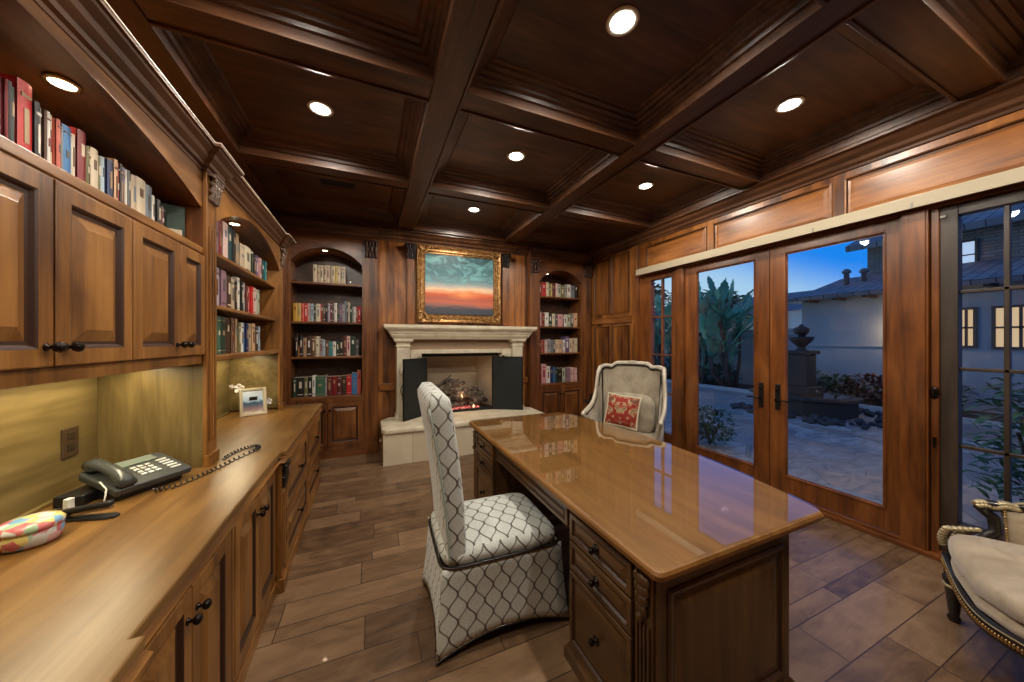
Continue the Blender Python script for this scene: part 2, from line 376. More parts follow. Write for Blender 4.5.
def beams():
    Xb = [(-1.24, -1.01), (.358, .571), (1.964, 2.172), (3.55, 3.72)]
    Yb = [(-2.3, -2.1), (-.73, -.53), (.652, .852), (2.038, 2.235), (3.43, 3.623), (4.85, 5.05)]
    n = 1
    for a, b in Xb:
        m = MB().box(a, b, -2.3, 5.05, ZB+.012, ZP)
        for q in (a, b-.02):
            if q > -1.2 and q < 3.68: m.box(q, q+.02, -2.3, 5.05, ZB, ZB+.0125)
        struct('trim_%d' % n, m, MW['ceil_y'], bevel=.003); n += 1
    for a, b in Yb:
        m = MB()
        for (p, q) in ((-1.01, .358), (.571, 1.964), (2.172, 3.55)):
            m.box(p, q, a, b, ZB+.010, ZP)
            for s in (a, b-.02): m.box(p+.001, q-.001, s, s+.02, ZB-.002, ZB+.0105)
        struct('trim_%d' % n, m, MW['ceil_x'], bevel=.003); n += 1
    prof = [(0, 0), (.001, -.055), (.018, -.06), (.024, -.082), (.05, -.088), (.056, -.104), (.082, -.110), (.088, -.126), (.112, -.132), (.118, -.146), (.132, -.158)]
    prof = [(i, h) for i, h in prof]
    for i in range(3):
        for j in range(5):
            x0, x1 = Xb[i][1], Xb[i+1][0]; y0, y1 = Yb[j][1], Yb[j+1][0]
            m = MB().rings((x0, y0, ZB+.001), (1, 0, 0), (0, 1, 0), x1-x0, y1-y0, (0, 0, -1), prof, cap=False)
            struct('trim_%d' % n, m, MW['ceil_x']); n += 1
    # crown under the ledges of the right and far walls
    cp = [(0, 0), (.015, 0), (.02, .02), (.045, .035), (.055, .06), (.10, .085), (.12, .11), (.16, .118), (.16, .14), (0, .14)]
    m = MB().sweep(cp, [(XR, YF, 2.99), (XR, YB, 2.99), (.10, YB, 2.99)], -1)
    struct('trim_%d' % n, m, MW['ceil_y']); n += 1
    # raised frieze panels above the valance
    for (a, b) in ((2.715, 3.66), (1.545, 2.63), (.42, 1.46), (-.7, .33)):
        m = MB().rings((XR-.001, a, 2.60), (0, 1, 0), (0, 0, 1), b-a, .33, (-1, 0, 0), [(0, 0), (0, .014, 1), (.014, .020), (.02, .004, 1), (.035, .002), (.06, .006), (.061, .006)])
        struct('trim_%d' % n, m, [MW['wall_y'], MW['glaze']]); n += 1
    # flat wall boards: stile by the window, rails
    m = MB().box(XR-.025, XR, 3.83, 3.93, 0, 2.99); struct('trim_%d' % n, m, MW['wall_z'], bevel=.004); n += 1
    m = MB().box(XR-.022, XR, 3.93, 4.93, 1.84, 1.93).box(XR-.03, XR, 3.93, 4.93, 1.93, 1.945); struct('trim_%d' % n, m, MW['wall_y'], bevel=.004); n += 1
    for (a, b, z0, z1) in ((4.0, 4.42, 2.0, 2.95), (4.47, 4.88, 2.0, 2.95), (4.0, 4.42, .25, 1.80), (4.47, 4.88, .25, 1.80)):
        m = MB().rings((XR, a, z0), (0, 1, 0), (0, 0, 1), b-a, z1-z0, (-1, 0, 0), [(0, 0), (0, .010, 1), (.012, .012), (.02, .003, 1), (.03, .002)])
        struct('trim_%d' % n, m, [MW['wall_z'], MW['glaze']]); n += 1
    # chair rail and board seams of the far wall
    for (a, b) in ((.12, .33), (2.28, 2.46)):
        m = MB().box(a, b, YB-.03, YB, .84, .93).box(a, b, YB-.04, YB, .93, .945)
        struct('trim_%d' % n, m, MW['wall_x'], bevel=.004); n += 1
    m = MB()
    for x in (.22, .38, 2.22, 2.34): m.box(x, x+.006, YB-.002, YB+.001, .95, 2.99)
    struct('trim_%d' % n, m, MW['glaze']); n += 1
    bp = [(0, 0), (.03, 0), (.03, .13), (.018, .15), (.012, .17), (0, .17)]
    struct('baseboard_far', MB().sweep(bp, [(.12, YB, 0), (.20, YB, 0)], 1), MW['wall_x'])
    struct('baseboard_right', MB().sweep(bp, [(XR, 3.88, 0), (XR, YB, 0)], -1), MW['wall_y'])
    struct('baseboard_behind', MB().sweep(bp, [(XL, YF, 0), (XR, YF, 0)], -1), MW['wall_x'])
    # pilasters that flank the picture
    for x in (.545, 2.035):
        m = MB().box(x-.05, x+.05, YB-.05, YB, 1.80, 2.99)
        for k in range(3): m.box(x-.036+k*.03, x-.022+k*.03, YB-.056, YB-.05, 1.86, 2.72)
        t = struct('trim_%d' % n, m, MW['wall_z'], bevel=.003); n += 1
        c = MB(); leaves(c, x, YB-.05, 2.74, .13, .07, .22)
        o = obj('capital', c, EBONY, None); o['kind'] = 'structure'; o.name = 'trim_%d' % n; n += 1
def leaves(m, x, y, z, w, d, h, face='-y'):
    """carved acanthus capital against a flat face"""
    dx, dy = {'-y': (0, -1), '+x': (1, 0)}[face]; tx, ty = -dy, dx
    def P(s, o, zz): return Vector((x+abs(tx)*s+dx*o, y+abs(ty)*s+dy*o, zz))
    for row in range(3):
        n = 4-row % 2; zz = z+h*(.12+.28*row)
        for k in range(n):
            s = (k+.5)/n*w-w/2
            for q in range(3):
                o = d*(.25+.2*row+.18*q); r = w/n*(.62-.1*q)
                m.ellip(P(s, o*.7, zz+h*.09*q), r, r, h*.10, seg=7, rg=4)
    for s in (-1, 1):
        m.tube([P(s*(w*.5+.012*math.cos(a)*(1-a/9)), d*.75, z+h*.82+.018*math.sin(a)*(1-a/9)) for a in [i*.7 for i in range(9)]], .008, 6)
    a, b = P(-w*.56, 0, 0), P(w*.56, d*1.0, 0)
    m.box(min(a.x, b.x), max(a.x, b.x), min(a.y, b.y), max(a.y, b.y), z+h*.92, z+h)
beams()

# ------------------------------------------------------------------ windows and french doors
def windows():
    Xg = 3.775
    WN = MW['door_z']; DK = wood('brown_screen_frame', (.016, .010, .006), (.035, .022, .014), (.06, .038, .024), 'z', rough=.45, knots=False)
    def lites(name, y0, y1, s0, s1, wm, cols):
        """divided lite unit: frame y0..y1, glass s0..s1"""
        f = MB().box(3.735, 3.815, y0, s0, .05, 2.5).box(3.735, 3.815, s1, y1, .05, 2.5).box(3.735, 3.815, s0, s1, 2.425, 2.5).box(3.735, 3.815, s0, s1, .05, .285)
        w = obj(name, f, wm, None, bevel=.004); w['kind'] = 'structure'
        r = [w.location[0], w.location[1], w.location[2]]; w['_w'] = r
        g = MB()
        for k in range(1, cols): y = s0+(s1-s0)*k/cols; g.box(3.757, 3.80, y-.012, y+.012, .285, 2.425)
        for k in range(1, 4): z = .285+(2.425-.285)*k/4; g.box(3.757, 3.80, s0, s1, z-.012, z+.012)
        obj('muntins', g, wm, w, bevel=.004)
        obj('glass', MB().box(Xg, Xg+.005, s0-.003, s1+.003, .283, 2.427), GLASS, w, label='divided window glass')
    lites('window_1', 3.15, 3.80, 3.24, 3.60, MW['door_z'], 2)
    lites('window_2', -.02, .96, .135, .876, DK, 4)
    tag(obj('contact_sensor', MB().box(3.712, 3.735, .925, .95, 2.42, 2.435), plain('white_plastic', (.7, .7, .68), .4), bevel=.002),
        'small white sensor block at the top corner of the right divided window', 'sensor')
    # jambs, posts, header, sill
    n = 80
    for (a, b, x0) in ((3.80, 3.88, 3.70), (3.03, 3.15, 3.70), (.998, 1.14, 3.695), (.955, .995, 3.72), (-.06, -.02, 3.70)):
        m = MB().box(x0, 3.86, a, b, 0, 2.53)
        if b-a > .1: m.box(x0-.008, x0, a+.012, b-.012, 0, 2.51)
        struct('trim_%d' % n, m, MW['door_z'], bevel=.005); n += 1
    struct('trim_%d' % n, MB().box(3.69, 3.86, -.06, 3.88, 2.50, 2.56), MW['door_y'], bevel=.004); n += 1
    struct('trim_%d' % n, MB().box(3.67, 3.86, -.06, 3.88, 0.0, .035).box(3.70, 3.735, 1.14, 3.03, .035, .055).box(3.70, 3.735, -.02, .955, .035, .06), MW['door_y'], bevel=.004); n += 1
    for i, (y0, y1, g0, g1, hy, s) in enumerate(((2.052, 3.03, 2.196, 2.87, 2.125, 1), (1.14, 2.046, 1.234, 1.91, 1.972, -1))):
        f = MB().box(3.735, 3.785, y0, g0, .055, 2.5).box(3.735, 3.785, g1, y1, .055, 2.5).box(3.735, 3.785, g0, g1, 2.405, 2.5).box(3.735, 3.785, g0, g1, .055, .235)
        f.rings((3.735, g0-.0, .235), (0, 1, 0), (0, 0, 1), g1-g0, 2.17, (-1, 0, 0), [(-.012, 0), (-.01, .006), (.0, .004), (.006, -.012), (.012, -.012)], cap=False)
        d = obj('door_%d' % (i+1), f, MW['door_z'], None, bevel=.004); d['kind'] = 'structure'; d['_w'] = list(d.location)
        obj('glass', MB().box(3.756, 3.760, g0-.003, g1+.003, .232, 2.408), GLASS, d, label='clear full height door glass')
        h = MB().box(3.722, 3.735, hy-.021, hy+.021, .865, 1.12)
        obj('escutcheon', h, BLACK, d, bevel=.004)
        h = MB().tube([(3.73, hy, .965), (3.69, hy, .965)], .011, 10).tube([(3.69, hy-s*.005, .965), (3.685, hy+s*.05, .967), (3.69, hy+s*.115, .962)], [.011, .009, .008], 8)
        obj('handle', h, BRONZE, d)
        h = MB().lathe([(0, 0), (.014, 0), (.016, .012), (.006, .02), (0, .02)], (3.722, hy, 1.07), 12, M=Matrix.Rotation(-PI/2, 4, 'Y'))
        obj('thumb_turn', h, BRONZE, d)
    t = thing('dead_bolt', 'oval dark bronze bolt knob on the jamb left of the right divided window', 'lock', (3.71, .975, 1.16))
    obj('backplate', MB().lathe([(0, 0), (.022, 0), (.024, .008), (.018, .014), (0, .014)], (3.72, .975, 1.18), 16, M=Matrix.Rotation(-PI/2, 4, 'Y') @ Matrix.Scale(1.9, 4, (1, 0, 0))), BRONZE, t)
    obj('turn', MB().box(3.69, 3.707, .969, .981, 1.155, 1.205), BRONZE, t, bevel=.003)
    tag(obj('latch_hook', MB().box(3.705, 3.72, .968, .982, .80, .86).tube([(3.71, .975, .80), (3.70, .975, .785), (3.69, .975, .80)], .004, 6), BRONZE),
        'small dark latch low on the jamb left of the right divided window', 'latch')
    # roller shade valance
    t = thing('shade_valance', 'long cream shade valance box running above the glass doors', 'valance', (3.65, 1.8, 2.51))
    m = MB()
    P = [(3.60, 2.51), (3.60, 2.592), (3.604, 2.60), (3.70, 2.60), (3.70, 2.585), (3.618, 2.585), (3.618, 2.51)]
    m.loft([[(x, y, z) for x, z in P] for y in (-.9, 3.745)])
    obj('cover', m, plain('cream_valance', (.42, .36, .25), .5), t, bevel=.002)
    obj('end_cap', MB().box(3.603, 3.70, 3.745, 3.75, 2.51, 2.60), plain('cream_cap', (.62, .54, .4), .5), t)
    for y in (1.63, 1.05):
        obj('join_clip', MB().box(3.596, 3.60, y-.004, y+.004, 2.512, 2.55), plain('grey_clip', (.25, .24, .22), .5), t)
windows()

# ------------------------------------------------------------------ lamps
def spot(name, loc, power, size=150, blend=.7, col=(1, .90, .77), r=.05, parent=None, off=None):
    d = bpy.data.lights.new(name, 'SPOT'); d.energy = power; d.color = col; d.spot_size = math.radians(size); d.spot_blend = blend; d.shadow_soft_size = r
    o = bpy.data.objects.new(name, d); COL.objects.link(o); o.location = loc
    if parent is not None: o.parent = parent; L = parent['_w']; o.location = (loc[0]-L[0], loc[1]-L[1], loc[2]-L[2])
    return o
def can_lights():
    where = {(1.26, 1.41): 'ceiling downlight at the top centre, nearest of all in view', (2.83, 1.42): 'ceiling downlight above the right glass doors, nearest the right wall',
             (-.34, 2.83): 'ceiling downlight in the coffer nearest the left bookshelves', (1.26, 2.83): 'middle ceiling downlight, second from the fireplace',
             (2.83, 2.80): 'ceiling downlight in the far right coffer in front of the left glass door', (1.26, 4.2): 'ceiling downlight closest to the painting',
             (-.34, 1.41): 'ceiling downlight above the near worktop, outside the picture', (1.26, .05): 'added fill downlight above the near end of the desk, outside the picture',
             (2.83, .05): 'added fill downlight above the gilt armchair, outside the picture', (-.34, .05): 'added fill downlight at the rear left, outside the picture'}  # unseen rear row, added on the coffer grid as fill light
    for (x, y), lab in where.items():
        t = thing('recessed_downlight', 'round white ' + lab, 'ceiling light', (x, y, ZP), 'recessed ceiling downlights')
        obj('trim_ring', MB().lathe([(.062, 0), (.085, 0), (.088, -.006), (.082, -.011), (.064, -.009), (.062, 0)], (x, y, ZP), 28), TRIMRING, t)
        obj('lens', MB().lathe([(0, -.002), (.064, -.002), (.064, -.008), (.045, -.013), (0, -.015)], (x, y, ZP), 28), LAMP, t)
        spot('downlight_lamp', (x, y, ZP-.03), LP['can'], 175, .18, parent=t)
can_lights()
def puck(x, y, z, lab, power, tiltx=0):
    t = thing('puck_light', lab, 'cabinet light', (x, y, z), 'puck lights inside the bookcases')
    obj('trim_ring', MB().lathe([(.030, 0), (.042, 0), (.042, -.006), (.032, -.008), (.030, 0)], (x, y, z), 20), GOLD, t)
    obj('lens', MB().lathe([(0, -.001), (.031, -.001), (.030, -.007), (0, -.010)], (x, y, z), 20), LAMP2, t)
    spot('puck_lamp', (x, y, z-.02), power, 150, .8, (1, .75, .45), .02, parent=t)

# ------------------------------------------------------------------ cabinet parts
def knob(m, p, n, r=.016):
    n = Vector(n).normalized(); q = Vector((0, 0, 1)).rotation_difference(n).to_matrix().to_4x4()
    m.lathe([(.011, 0), (.011, .003), (.006, .006), (.005, .014), (r*.8, .018), (r, .026), (r*.85, .033), (r*.4, .037), (0, .038)], p, 12, M=q)
def panel_door(par, name, O, U, w, h, N, woodm, knob_at=None, t=.022, fr=.055, mat2=None, sub=True, knob_name='knob'):
    m = MB(); P = [(0, -t), (0, -.003), (.004, 0), (fr-.006, 0), (fr, -.003, 1), (fr+.006, -.011, 1), (fr+.016, -.012, 1), (fr+.022, -.010), (fr+.048, -.001), (fr+.052, .001)]
    if h < 2*fr+.12 or w < 2*fr+.12:
        f2 = max(.018, min(w, h)*.17); P = [(0, -t), (0, -.003), (.004, 0), (f2, 0), (f2+.004, -.007, 1), (f2+.010, -.007, 1), (f2+.026, -.001), (f2+.028, 0)]
    m.rings(O, U, (0, 0, 1), w, h, N, P)
    d = obj(name, m, [woodm, mat2 or MW['glaze']], par)
    if knob_at is not None:
        k = MB(); 
        for ka in (knob_at if isinstance(knob_at[0], (tuple, list)) else [knob_at]):
            k = MB(); p = Vector(O)+Vector(U)*ka[0]+Vector((0, 0, ka[1])); knob(k, p, N); obj(knob_name, k, BRONZE, d)
    return d
def arch_face(m, along, a0, a1, plane0, plane1, zs, rise, ztop, n=24, back=None):
    """fascia with a segmental arch opening. along 'y' or 'x'. plane0..plane1 thickness. back = depth of the vaulted soffit"""
    c = (a0+a1)/2; hw = (a1-a0)/2; R = (hw*hw+rise*rise)/(2*rise); zc = zs+rise-R
    pts = []
    for i in range(n+1):
        a = a0+(a1-a0)*i/n; pts.append((a, zc+math.sqrt(max(R*R-(a-c)**2, 0))))
    def V(p, a, z): return (p, a, z) if along == 'y' else (a, p, z)
    for p in (plane0, plane1):
        vs = [V(p, a, z) for a, z in pts]+[V(p, a, ztop) for a, z in pts]
        m.add(vs, [(i, i+1, n+2+i, n+1+i) for i in range(n)])
    bk = plane1 if back is None else back
    vs = [V(plane0, a, z) for a, z in pts]+[V(bk, a, z) for a, z in pts]
    m.add(vs, [(i, i+1, n+2+i, n+1+i) for i in range(n)], mi=1, smooth=True)
    m.add([V(plane0, a0, ztop), V(plane0, a1, ztop), V(plane1, a1, ztop), V(plane1, a0, ztop)], [(0, 1, 2, 3)])
    return lambda a: zc+math.sqrt(max(R*R-(a-c)**2, 0))

# ------------------------------------------------------------------ left built-in: base cabinets, worktop, upper cabinet, shelving
def left_base():
    A = MW['alder_z']; AY = MW['alder_y']
    def base(lab, y0, y1, xf, doors=None, drawers=None, toe=True):
        t = thing('base_cabinet', lab, 'cabinet', ((XL+xf)/2, (y0+y1)/2, 0), 'base cabinets under the worktop')
        obj('carcass', MB().box(XL+.01, xf-.022, y0, y1, .09, .80).box(xf-.022, xf, y0, y1, .765, .80).box(xf-.022, xf, y0, y1, .09, .115).box(xf-.022, xf, y0, y0+.02, .09, .80).box(xf-.022, xf, y1-.02, y1, .09, .80), A, t)
        obj('plinth', MB().box(XL+.01, xf+.004, y0, y1, 0, .075).box(XL+.01, xf-.002, y0, y1, .075, .09), AY, t, bevel=.004)
        if doors:
            w = (y1-y0-.046)/doors
            for k in range(doors):
                a = y0+.023+k*w
                kn = (w-.035 if k % 2 == 0 else .03, .55)
                panel_door(t, 'door', (xf+.004, a+.002, .12), (0, 1, 0), w-.004, .64, (1, 0, 0), A, kn)
        if drawers:
            for (z0, z1) in drawers:
                panel_door(t, 'drawer', (xf+.004, y0+.024, z0), (0, 1, 0), y1-y0-.048, z1-z0, (1, 0, 0), AY, ((y1-y0-.048)/2, (z1-z0)/2))
        return t
    base('near alder base cabinet that steps forward, in the bottom left corner', .30, 1.035, -.50, doors=2)
    base('alder two-door base cabinet just past the near step in the worktop', 1.045, 1.725, -.53, doors=2)
    base('alder two-door base cabinet ending at the carved corbel', 1.735, 2.425, -.53, doors=2)
    t = base('first drawer cabinet beyond the corbel, deep file drawers', 2.52, 3.33, -.50, drawers=((.12, .43), (.45, .76)))
    t2 = base('last drawer cabinet at the far end of the worktop', 3.34, 4.13, -.50, drawers=((.12, .43), (.45, .76)))
    # end return with carved corbel at the far step
    for (y0, y1, lab) in ((2.43, 2.515, 'narrow fluted corner post with dark carved corbel between door and drawer cabinets'),):
        t = thing('corner_post', lab, 'post', (-.52, 2.47, 0))
        m = MB().box(-.60, -.50, y0, y1, .10, .80)
        for k in range(2): m.box(-.50, -.494, y0+.018+k*.03, y0+.032+k*.03, .14, .60)
        obj('shaft', m, A, t, bevel=.003)
        c = MB(); leaves(c, -.50, (y0+y1)/2, .63, .075, .03, .17, '+x'); obj('corbel', c, EBONY, t)
        obj('foot', MB().box(-.60, -.485, y0-.005, y1+.005, 0, .085).box(-.6, -.492, y0, y1, .085, .10), AY, t, bevel=.005)
    # continuous worktop
    t = thing('worktop', 'long glossy honey brown wooden worktop along the left wall', 'worktop', (-.85, 2.2, .80))
    pts = [(XL+.01, .25), (-.477, .25), (-.477, 1.04), (-.505, 1.04), (-.505, 2.43), (-.477, 2.43), (-.477, 4.15), (XL+.01, 4.15)]
    obj('slab', MB().prism(pts, .838, .87), MW['counter'], t, bevel=.006, seg=3)
    e = [(0, 0), (.018, .004), (.012, .014), (.004, .024), (.010, .036), (0, .038)]
    P3 = [(-.495, .25, .80), (-.495, 1.05, .80), (-.523, 1.05, .80), (-.523, 2.42, .80), (-.495, 2.42, .80), (-.495, 4.13, .80)]
    obj('edge_moulding', MB().sweep([(-.03, 0)]+e[1:]+[(-.03, .038)], P3, 1), AY, t)
    obj('upstand', MB().box(XL+.01, XL+.028, .25, 2.29, .87, .885).box(XL+.01, XL+.028, 2.43, 3.90, .87, .885), MW['olive'], t, bevel=.003)
left_base()
def left_upper():
    A = MW['alder_z']; AY = MW['alder_y']
    # --- near wall unit: six doors under an arched open shelf
    t = thing('upper_cabinet', 'large alder wall cabinet with raised panel doors under an arched shelf, left foreground', 'cabinet', (-1.0, 1.33, .9))
    y0, y1 = .30, 2.30; xf = -.835
    m = MB().box(XL, xf-.02, y0, y1, 1.43, 1.46).box(XL, xf-.001, y0, y1, 2.02, 2.05).box(XL, XL+.02, y0, y1, 1.46, 2.02)
    m.box(xf-.022, xf, y0, y1, 1.43, 1.475).box(xf-.022, xf, y0, y1, 2.005, 2.02)
    for k in range(7): y = y0+.0+k*(y1-y0)/6; m.box(xf-.022, xf, max(y-.018, y0), min(y+.018, y1), 1.475, 2.005)
    obj('carcass', m, A, t)
    obj('shelf_rail', MB().box(xf-.03, xf+.006, y0, y1, 2.02, 2.056).box(xf-.01, xf+.002, y0, y1, 2.01, 2.02), AY, t, bevel=.004)
    w = (y1-y0)/6
    bounds = [1.03+.335*(k-2) for k in range(7)]
    for k in range(6):
        a = bounds[k]; b = bounds[k+1] if k < 5 else 2.29
        a = max(a, y0+.005)
        if b-a < .15: continue
        panel_door(t, 'door', (xf+.02, a+.004, 1.478), (0, 1, 0), b-a-.008, .528, (1, 0, 0), A, (b-a-.035 if k % 2 == 0 else .028, .055))
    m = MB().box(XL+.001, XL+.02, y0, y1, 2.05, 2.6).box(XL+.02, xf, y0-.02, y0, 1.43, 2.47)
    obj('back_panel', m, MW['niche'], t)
    m = MB(); za = arch_face(m, 'y', y0, y1, xf, xf-.022, 2.27, .155, 2.475, 28, back=XL+.02)
    obj('arch', m, [AY, MW['case_y']], t)
    obj('top_board', MB().box(XL+.02, xf-.022, y0, y1, 2.455, 2.475), AY, t)
    obj('splash_panel', MB().box(XL+.002, XL+.012, y0, 2.29, .885, 1.43), MW['olive'], t, label='olive gold backsplash panel')
    # --- divider / pilaster between the two units, down to the worktop
    d = thing('divider_pier', 'full height fluted pilaster pier standing on the worktop between the two left units', 'pier', (-1.0, 2.36, .87))
    obj('panel', MB().box(XL+.002, -.83, 2.30, 2.42, .871, 1.45), [MW['olive_z']], d, label='olive gold side panel')
    obj('upper_panel', MB().box(XL+.002, -.83, 2.30, 2.42, 1.45, 2.475), MW['case_z'], d)
    m = MB().box(-.83, -.812, 2.297, 2.423, .871, 2.47)
    for k in range(3): m.box(-.812, -.804, 2.318+k*.032, 2.336+k*.032, 1.0, 2.18)
    m.box(-.83, -.80, 2.292, 2.428, .871, .93)
    obj('pilaster', m, A, d, bevel=.003)
    c = MB(); leaves(c, -.812, 2.36, 2.31, .10, .04, .155, '+x'); obj('capital', c, plain('aged_carving', (.12, .075, .05), .35, 0, .3), d)
    # --- open shelving unit
    t = thing('open_bookshelf', 'arched open wall bookshelf with three shelves above the far part of the worktop', 'bookshelf', (-1.0, 3.15, .9))
    y0, y1 = 2.42, 3.88
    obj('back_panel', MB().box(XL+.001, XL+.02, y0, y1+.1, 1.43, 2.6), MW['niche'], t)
    for z in (1.43, 1.745, 2.065):
        x = -.822 if z < 1.5 else -.85; th = .035 if z < 1.5 else .024
        obj('shelf', MB().box(XL+.02, x, y0, y1, z, z+th), AY, t, bevel=.005)
    obj('side_panel', MB().box(XL+.02, -.83, y1, y1+.10, 1.43, 2.475).box(XL+.02, -.83, y1+.08, y1+.10, .871, 1.43), A, t)
    m = MB().box(-.83, -.812, 3.88, 3.985, .871, 2.475)
    for k in range(2): m.box(-.812, -.805, 3.90+k*.035, 3.92+k*.035, 1.0, 2.18)
    m.box(-.83, -.80, 3.875, 3.99, .871, .93)
    obj('pilaster', m, A, t, bevel=.003)
    c = MB(); leaves(c, -.812, 3.93, 2.29, .09, .045, .175, '+x'); obj('capital', c, plain('aged_carving_far', (.12, .075, .05), .35, 0, .3), t)
    m = MB(); zb = arch_face(m, 'y', y0, y1, -.815, -.835, 2.235, .205, 2.475, 24, back=XL+.02); obj('arch', m, [AY, MW['case_y']], t)
    obj('top_board', MB().box(XL+.02, -.835, y0, y1+.1, 2.455, 2.475), AY, t)
    obj('splash_panel', MB().box(XL+.002, XL+.012, y0, 3.96, .885, 1.43).box(XL+.012, -.84, 3.945, 3.957, .885, 1.43), MW['olive'], t, label='olive gold backsplash panel')
    # --- crown over both, stepping forward at the pier
    t = thing('cabinet_crown', 'deep stepped crown moulding capping the left wall units', 'crown moulding', (-.8, 2.1, 2.47))
    cp = [(-.05, 0), (.004, 0), (.008, .012), (.022, .018), (.026, .034), (.048, .052), (.056, .07), (.080, .086), (.084, .095), (.094, .097), (.094, .112), (-.05, .112)]
    path = [(-.835, .2, 2.47), (-.835, 2.285, 2.47), (-.81, 2.285, 2.47), (-.81, 2.435, 2.47), (-.833, 2.435, 2.47), (-.833, 3.87, 2.47), (-.81, 3.87, 2.47), (-.81, 4.0, 2.47), (-1.2, 4.0, 2.47)]
    obj('moulding', MB().sweep(cp, path, 1), wood('crown_wood', (.035, .013, .005), (.10, .040, .014), (.17, .072, .027), 'y', rough=.6, coat=0), t)
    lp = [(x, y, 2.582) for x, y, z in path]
    obj('lit_edge_strip', MB().sweep([(.085, 0), (.096, 0), (.096, .005), (.085, .005)], lp, 1), plain('lit_edge_tone', (.75, .62, .5), .4), t, label='thin pale strip painting the lit top edge')  # pale strip puts the bright lit line along the crown into colour
    puck(-.94, 1.60, za(1.60)-.001, 'bright puck light in the arched top of the near left shelf', LP['puck'])
    puck(-.94, .75, za(.75)-.001, 'puck light in the near left shelf, outside the left edge', LP['puck'])
    puck(-.94, 3.12, zb(3.12)-.001, 'puck light in the arched top of the far left wall bookshelf', LP['puck']*1.1)
    # under-cabinet strips
    for (a, b, lab) in ((1.2, 2.25, 'slim light strip under the near wall cabinet'), (3.25, 3.85, 'slim light strip under the far wall bookshelf')):
        s = thing('light_strip', lab, 'light strip', (-1.05, (a+b)/2, 1.42))
        obj('housing', MB().box(-1.09, -1.03, a, b, 1.421, 1.43), TRIMRING, s)
        ld = bpy.data.lights.new('strip_lamp', 'AREA'); ld.shape = 'RECTANGLE'; ld.size = .04; ld.size_y = b-a; ld.energy = LP['strip']*(b-a); ld.color = (1, .86, .55)
        lo = bpy.data.objects.new('strip_lamp', ld); COL.objects.link(lo); lo.parent = s; lo.location = (-.01, 0, -.004)
    t = thing('wall_outlet', 'dark brown outlet plate on the olive backsplash behind the telephone', 'outlet', (XL+.02, 2.12, 1.05))
    obj('plate', MB().box(XL+.012, XL+.018, 2.08, 2.17, 1.035, 1.165), plain('brown_plate', (.05, .028, .015), .4), t, bevel=.003)
    for z in (1.065, 1.115): obj('socket', MB().box(XL+.018, XL+.021, 2.105, 2.145, z, z+.03), plain('brown_socket', (.03, .018, .01), .4), t, bevel=.003)
left_upper()

# ------------------------------------------------------------------ recessed bookcases beside the fireplace
def bookcase(x0, x1, label, lightlab, lx):
    """opening x0..x1"""
    C = MW['case_z']; CX = MW['case_x']; yf = 4.95; yb = 5.40
    t = thing('tall_bookcase', label, 'bookcase', ((x0+x1)/2, 5.1, 0))
    L, R = (x0-.20, x1+.20)
    L = max(L, XL+.02); R = min(R, XR-.002)
    m = MB().box(L, x0, yf+.02, yb, 0, 3.0).box(x1, R, yf+.02, yb, 0, 3.0)
    obj('side_panel', m, C, t)
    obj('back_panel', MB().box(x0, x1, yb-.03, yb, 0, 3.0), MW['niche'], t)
    for z in (.79, 1.315, 1.775, 2.295):
        obj('shelf', MB().box(x0, x1, yf+.05 if z > 1 else yf-.004, yb-.03, z, z+.03), CX, t, bevel=.005)
    m = MB(); za = arch_face(m, 'x', x0, x1, yf, yf+.02, 2.58, .20, 2.96, 24, back=yb-.03)
    obj('arch', m, CX, t)
    obj('face_frame', MB().box(x0-.035, x0, yf, yf+.02, 0, 2.96).box(x1, x1+.035, yf, yf+.02, 0, 2.96).box(x0, x1, yf, yf+.02, .73, .79).box(x0, x1, yf, yf+.02, .1, .15), C, t, bevel=.003)
    for (a, b) in ((x0-.195, x0-.035), (x1+.035, x1+.195)):
        a = max(a, XL+.03); b = min(b, XR-.003)
        if b-a < .05: continue
        m = MB().box(a, b, yf-.02, yf+.02, 0, 2.96); n = 4; s = (b-a)/(n+1)
        for k in range(n): m.box(a+s*(k+.7), a+s*(k+.7)+s*.55, yf-.028, yf-.02, .22, 2.62)
        m.box(a-.004, b+.004, yf-.036, yf+.02, 0, .15)
        obj('pilaster', m, C, t, bevel=.003)
        c = MB(); leaves(c, (a+b)/2, yf-.02, 2.68, b-a, .06, .24); obj('capital', c, MW['glaze'], t)
    wd = (x1-x0)/2
    for k in range(2):
        panel_door(t, 'door', (x0+k*wd+.003, yf-.006, .155), (1, 0, 0), wd-.006, .57, (0, -1, 0), C, (wd-.035 if k == 0 else .03, .48))
    obj('plinth', MB().box(L, R, yf-.012, yf+.02, 0, .10), CX, t, bevel=.004)
    cp = [(-.06, 0), (.004, 0), (.01, .015), (.03, .03), (.05, .06), (.085, .09), (.10, .12), (.115, .13), (.115, .17), (-.06, .17)]
    obj('crown', MB().sweep(cp, [(L-.0, yf-.01, 2.94), (R, yf-.01, 2.94)], 1), MW['ceil_x'], t)
    puck(lx, 5.10, za(lx)-.001, lightlab, LP['puck']*.8)
bookcase(-.93, -.10, 'tall arched bookcase recessed left of the fireplace', 'puck light in the arch of the bookcase left of the fireplace', -.62+.06)
bookcase(2.65, 3.49, 'tall arched bookcase recessed right of the fireplace', 'puck light in the arch of the bookcase right of the fireplace', 2.86)

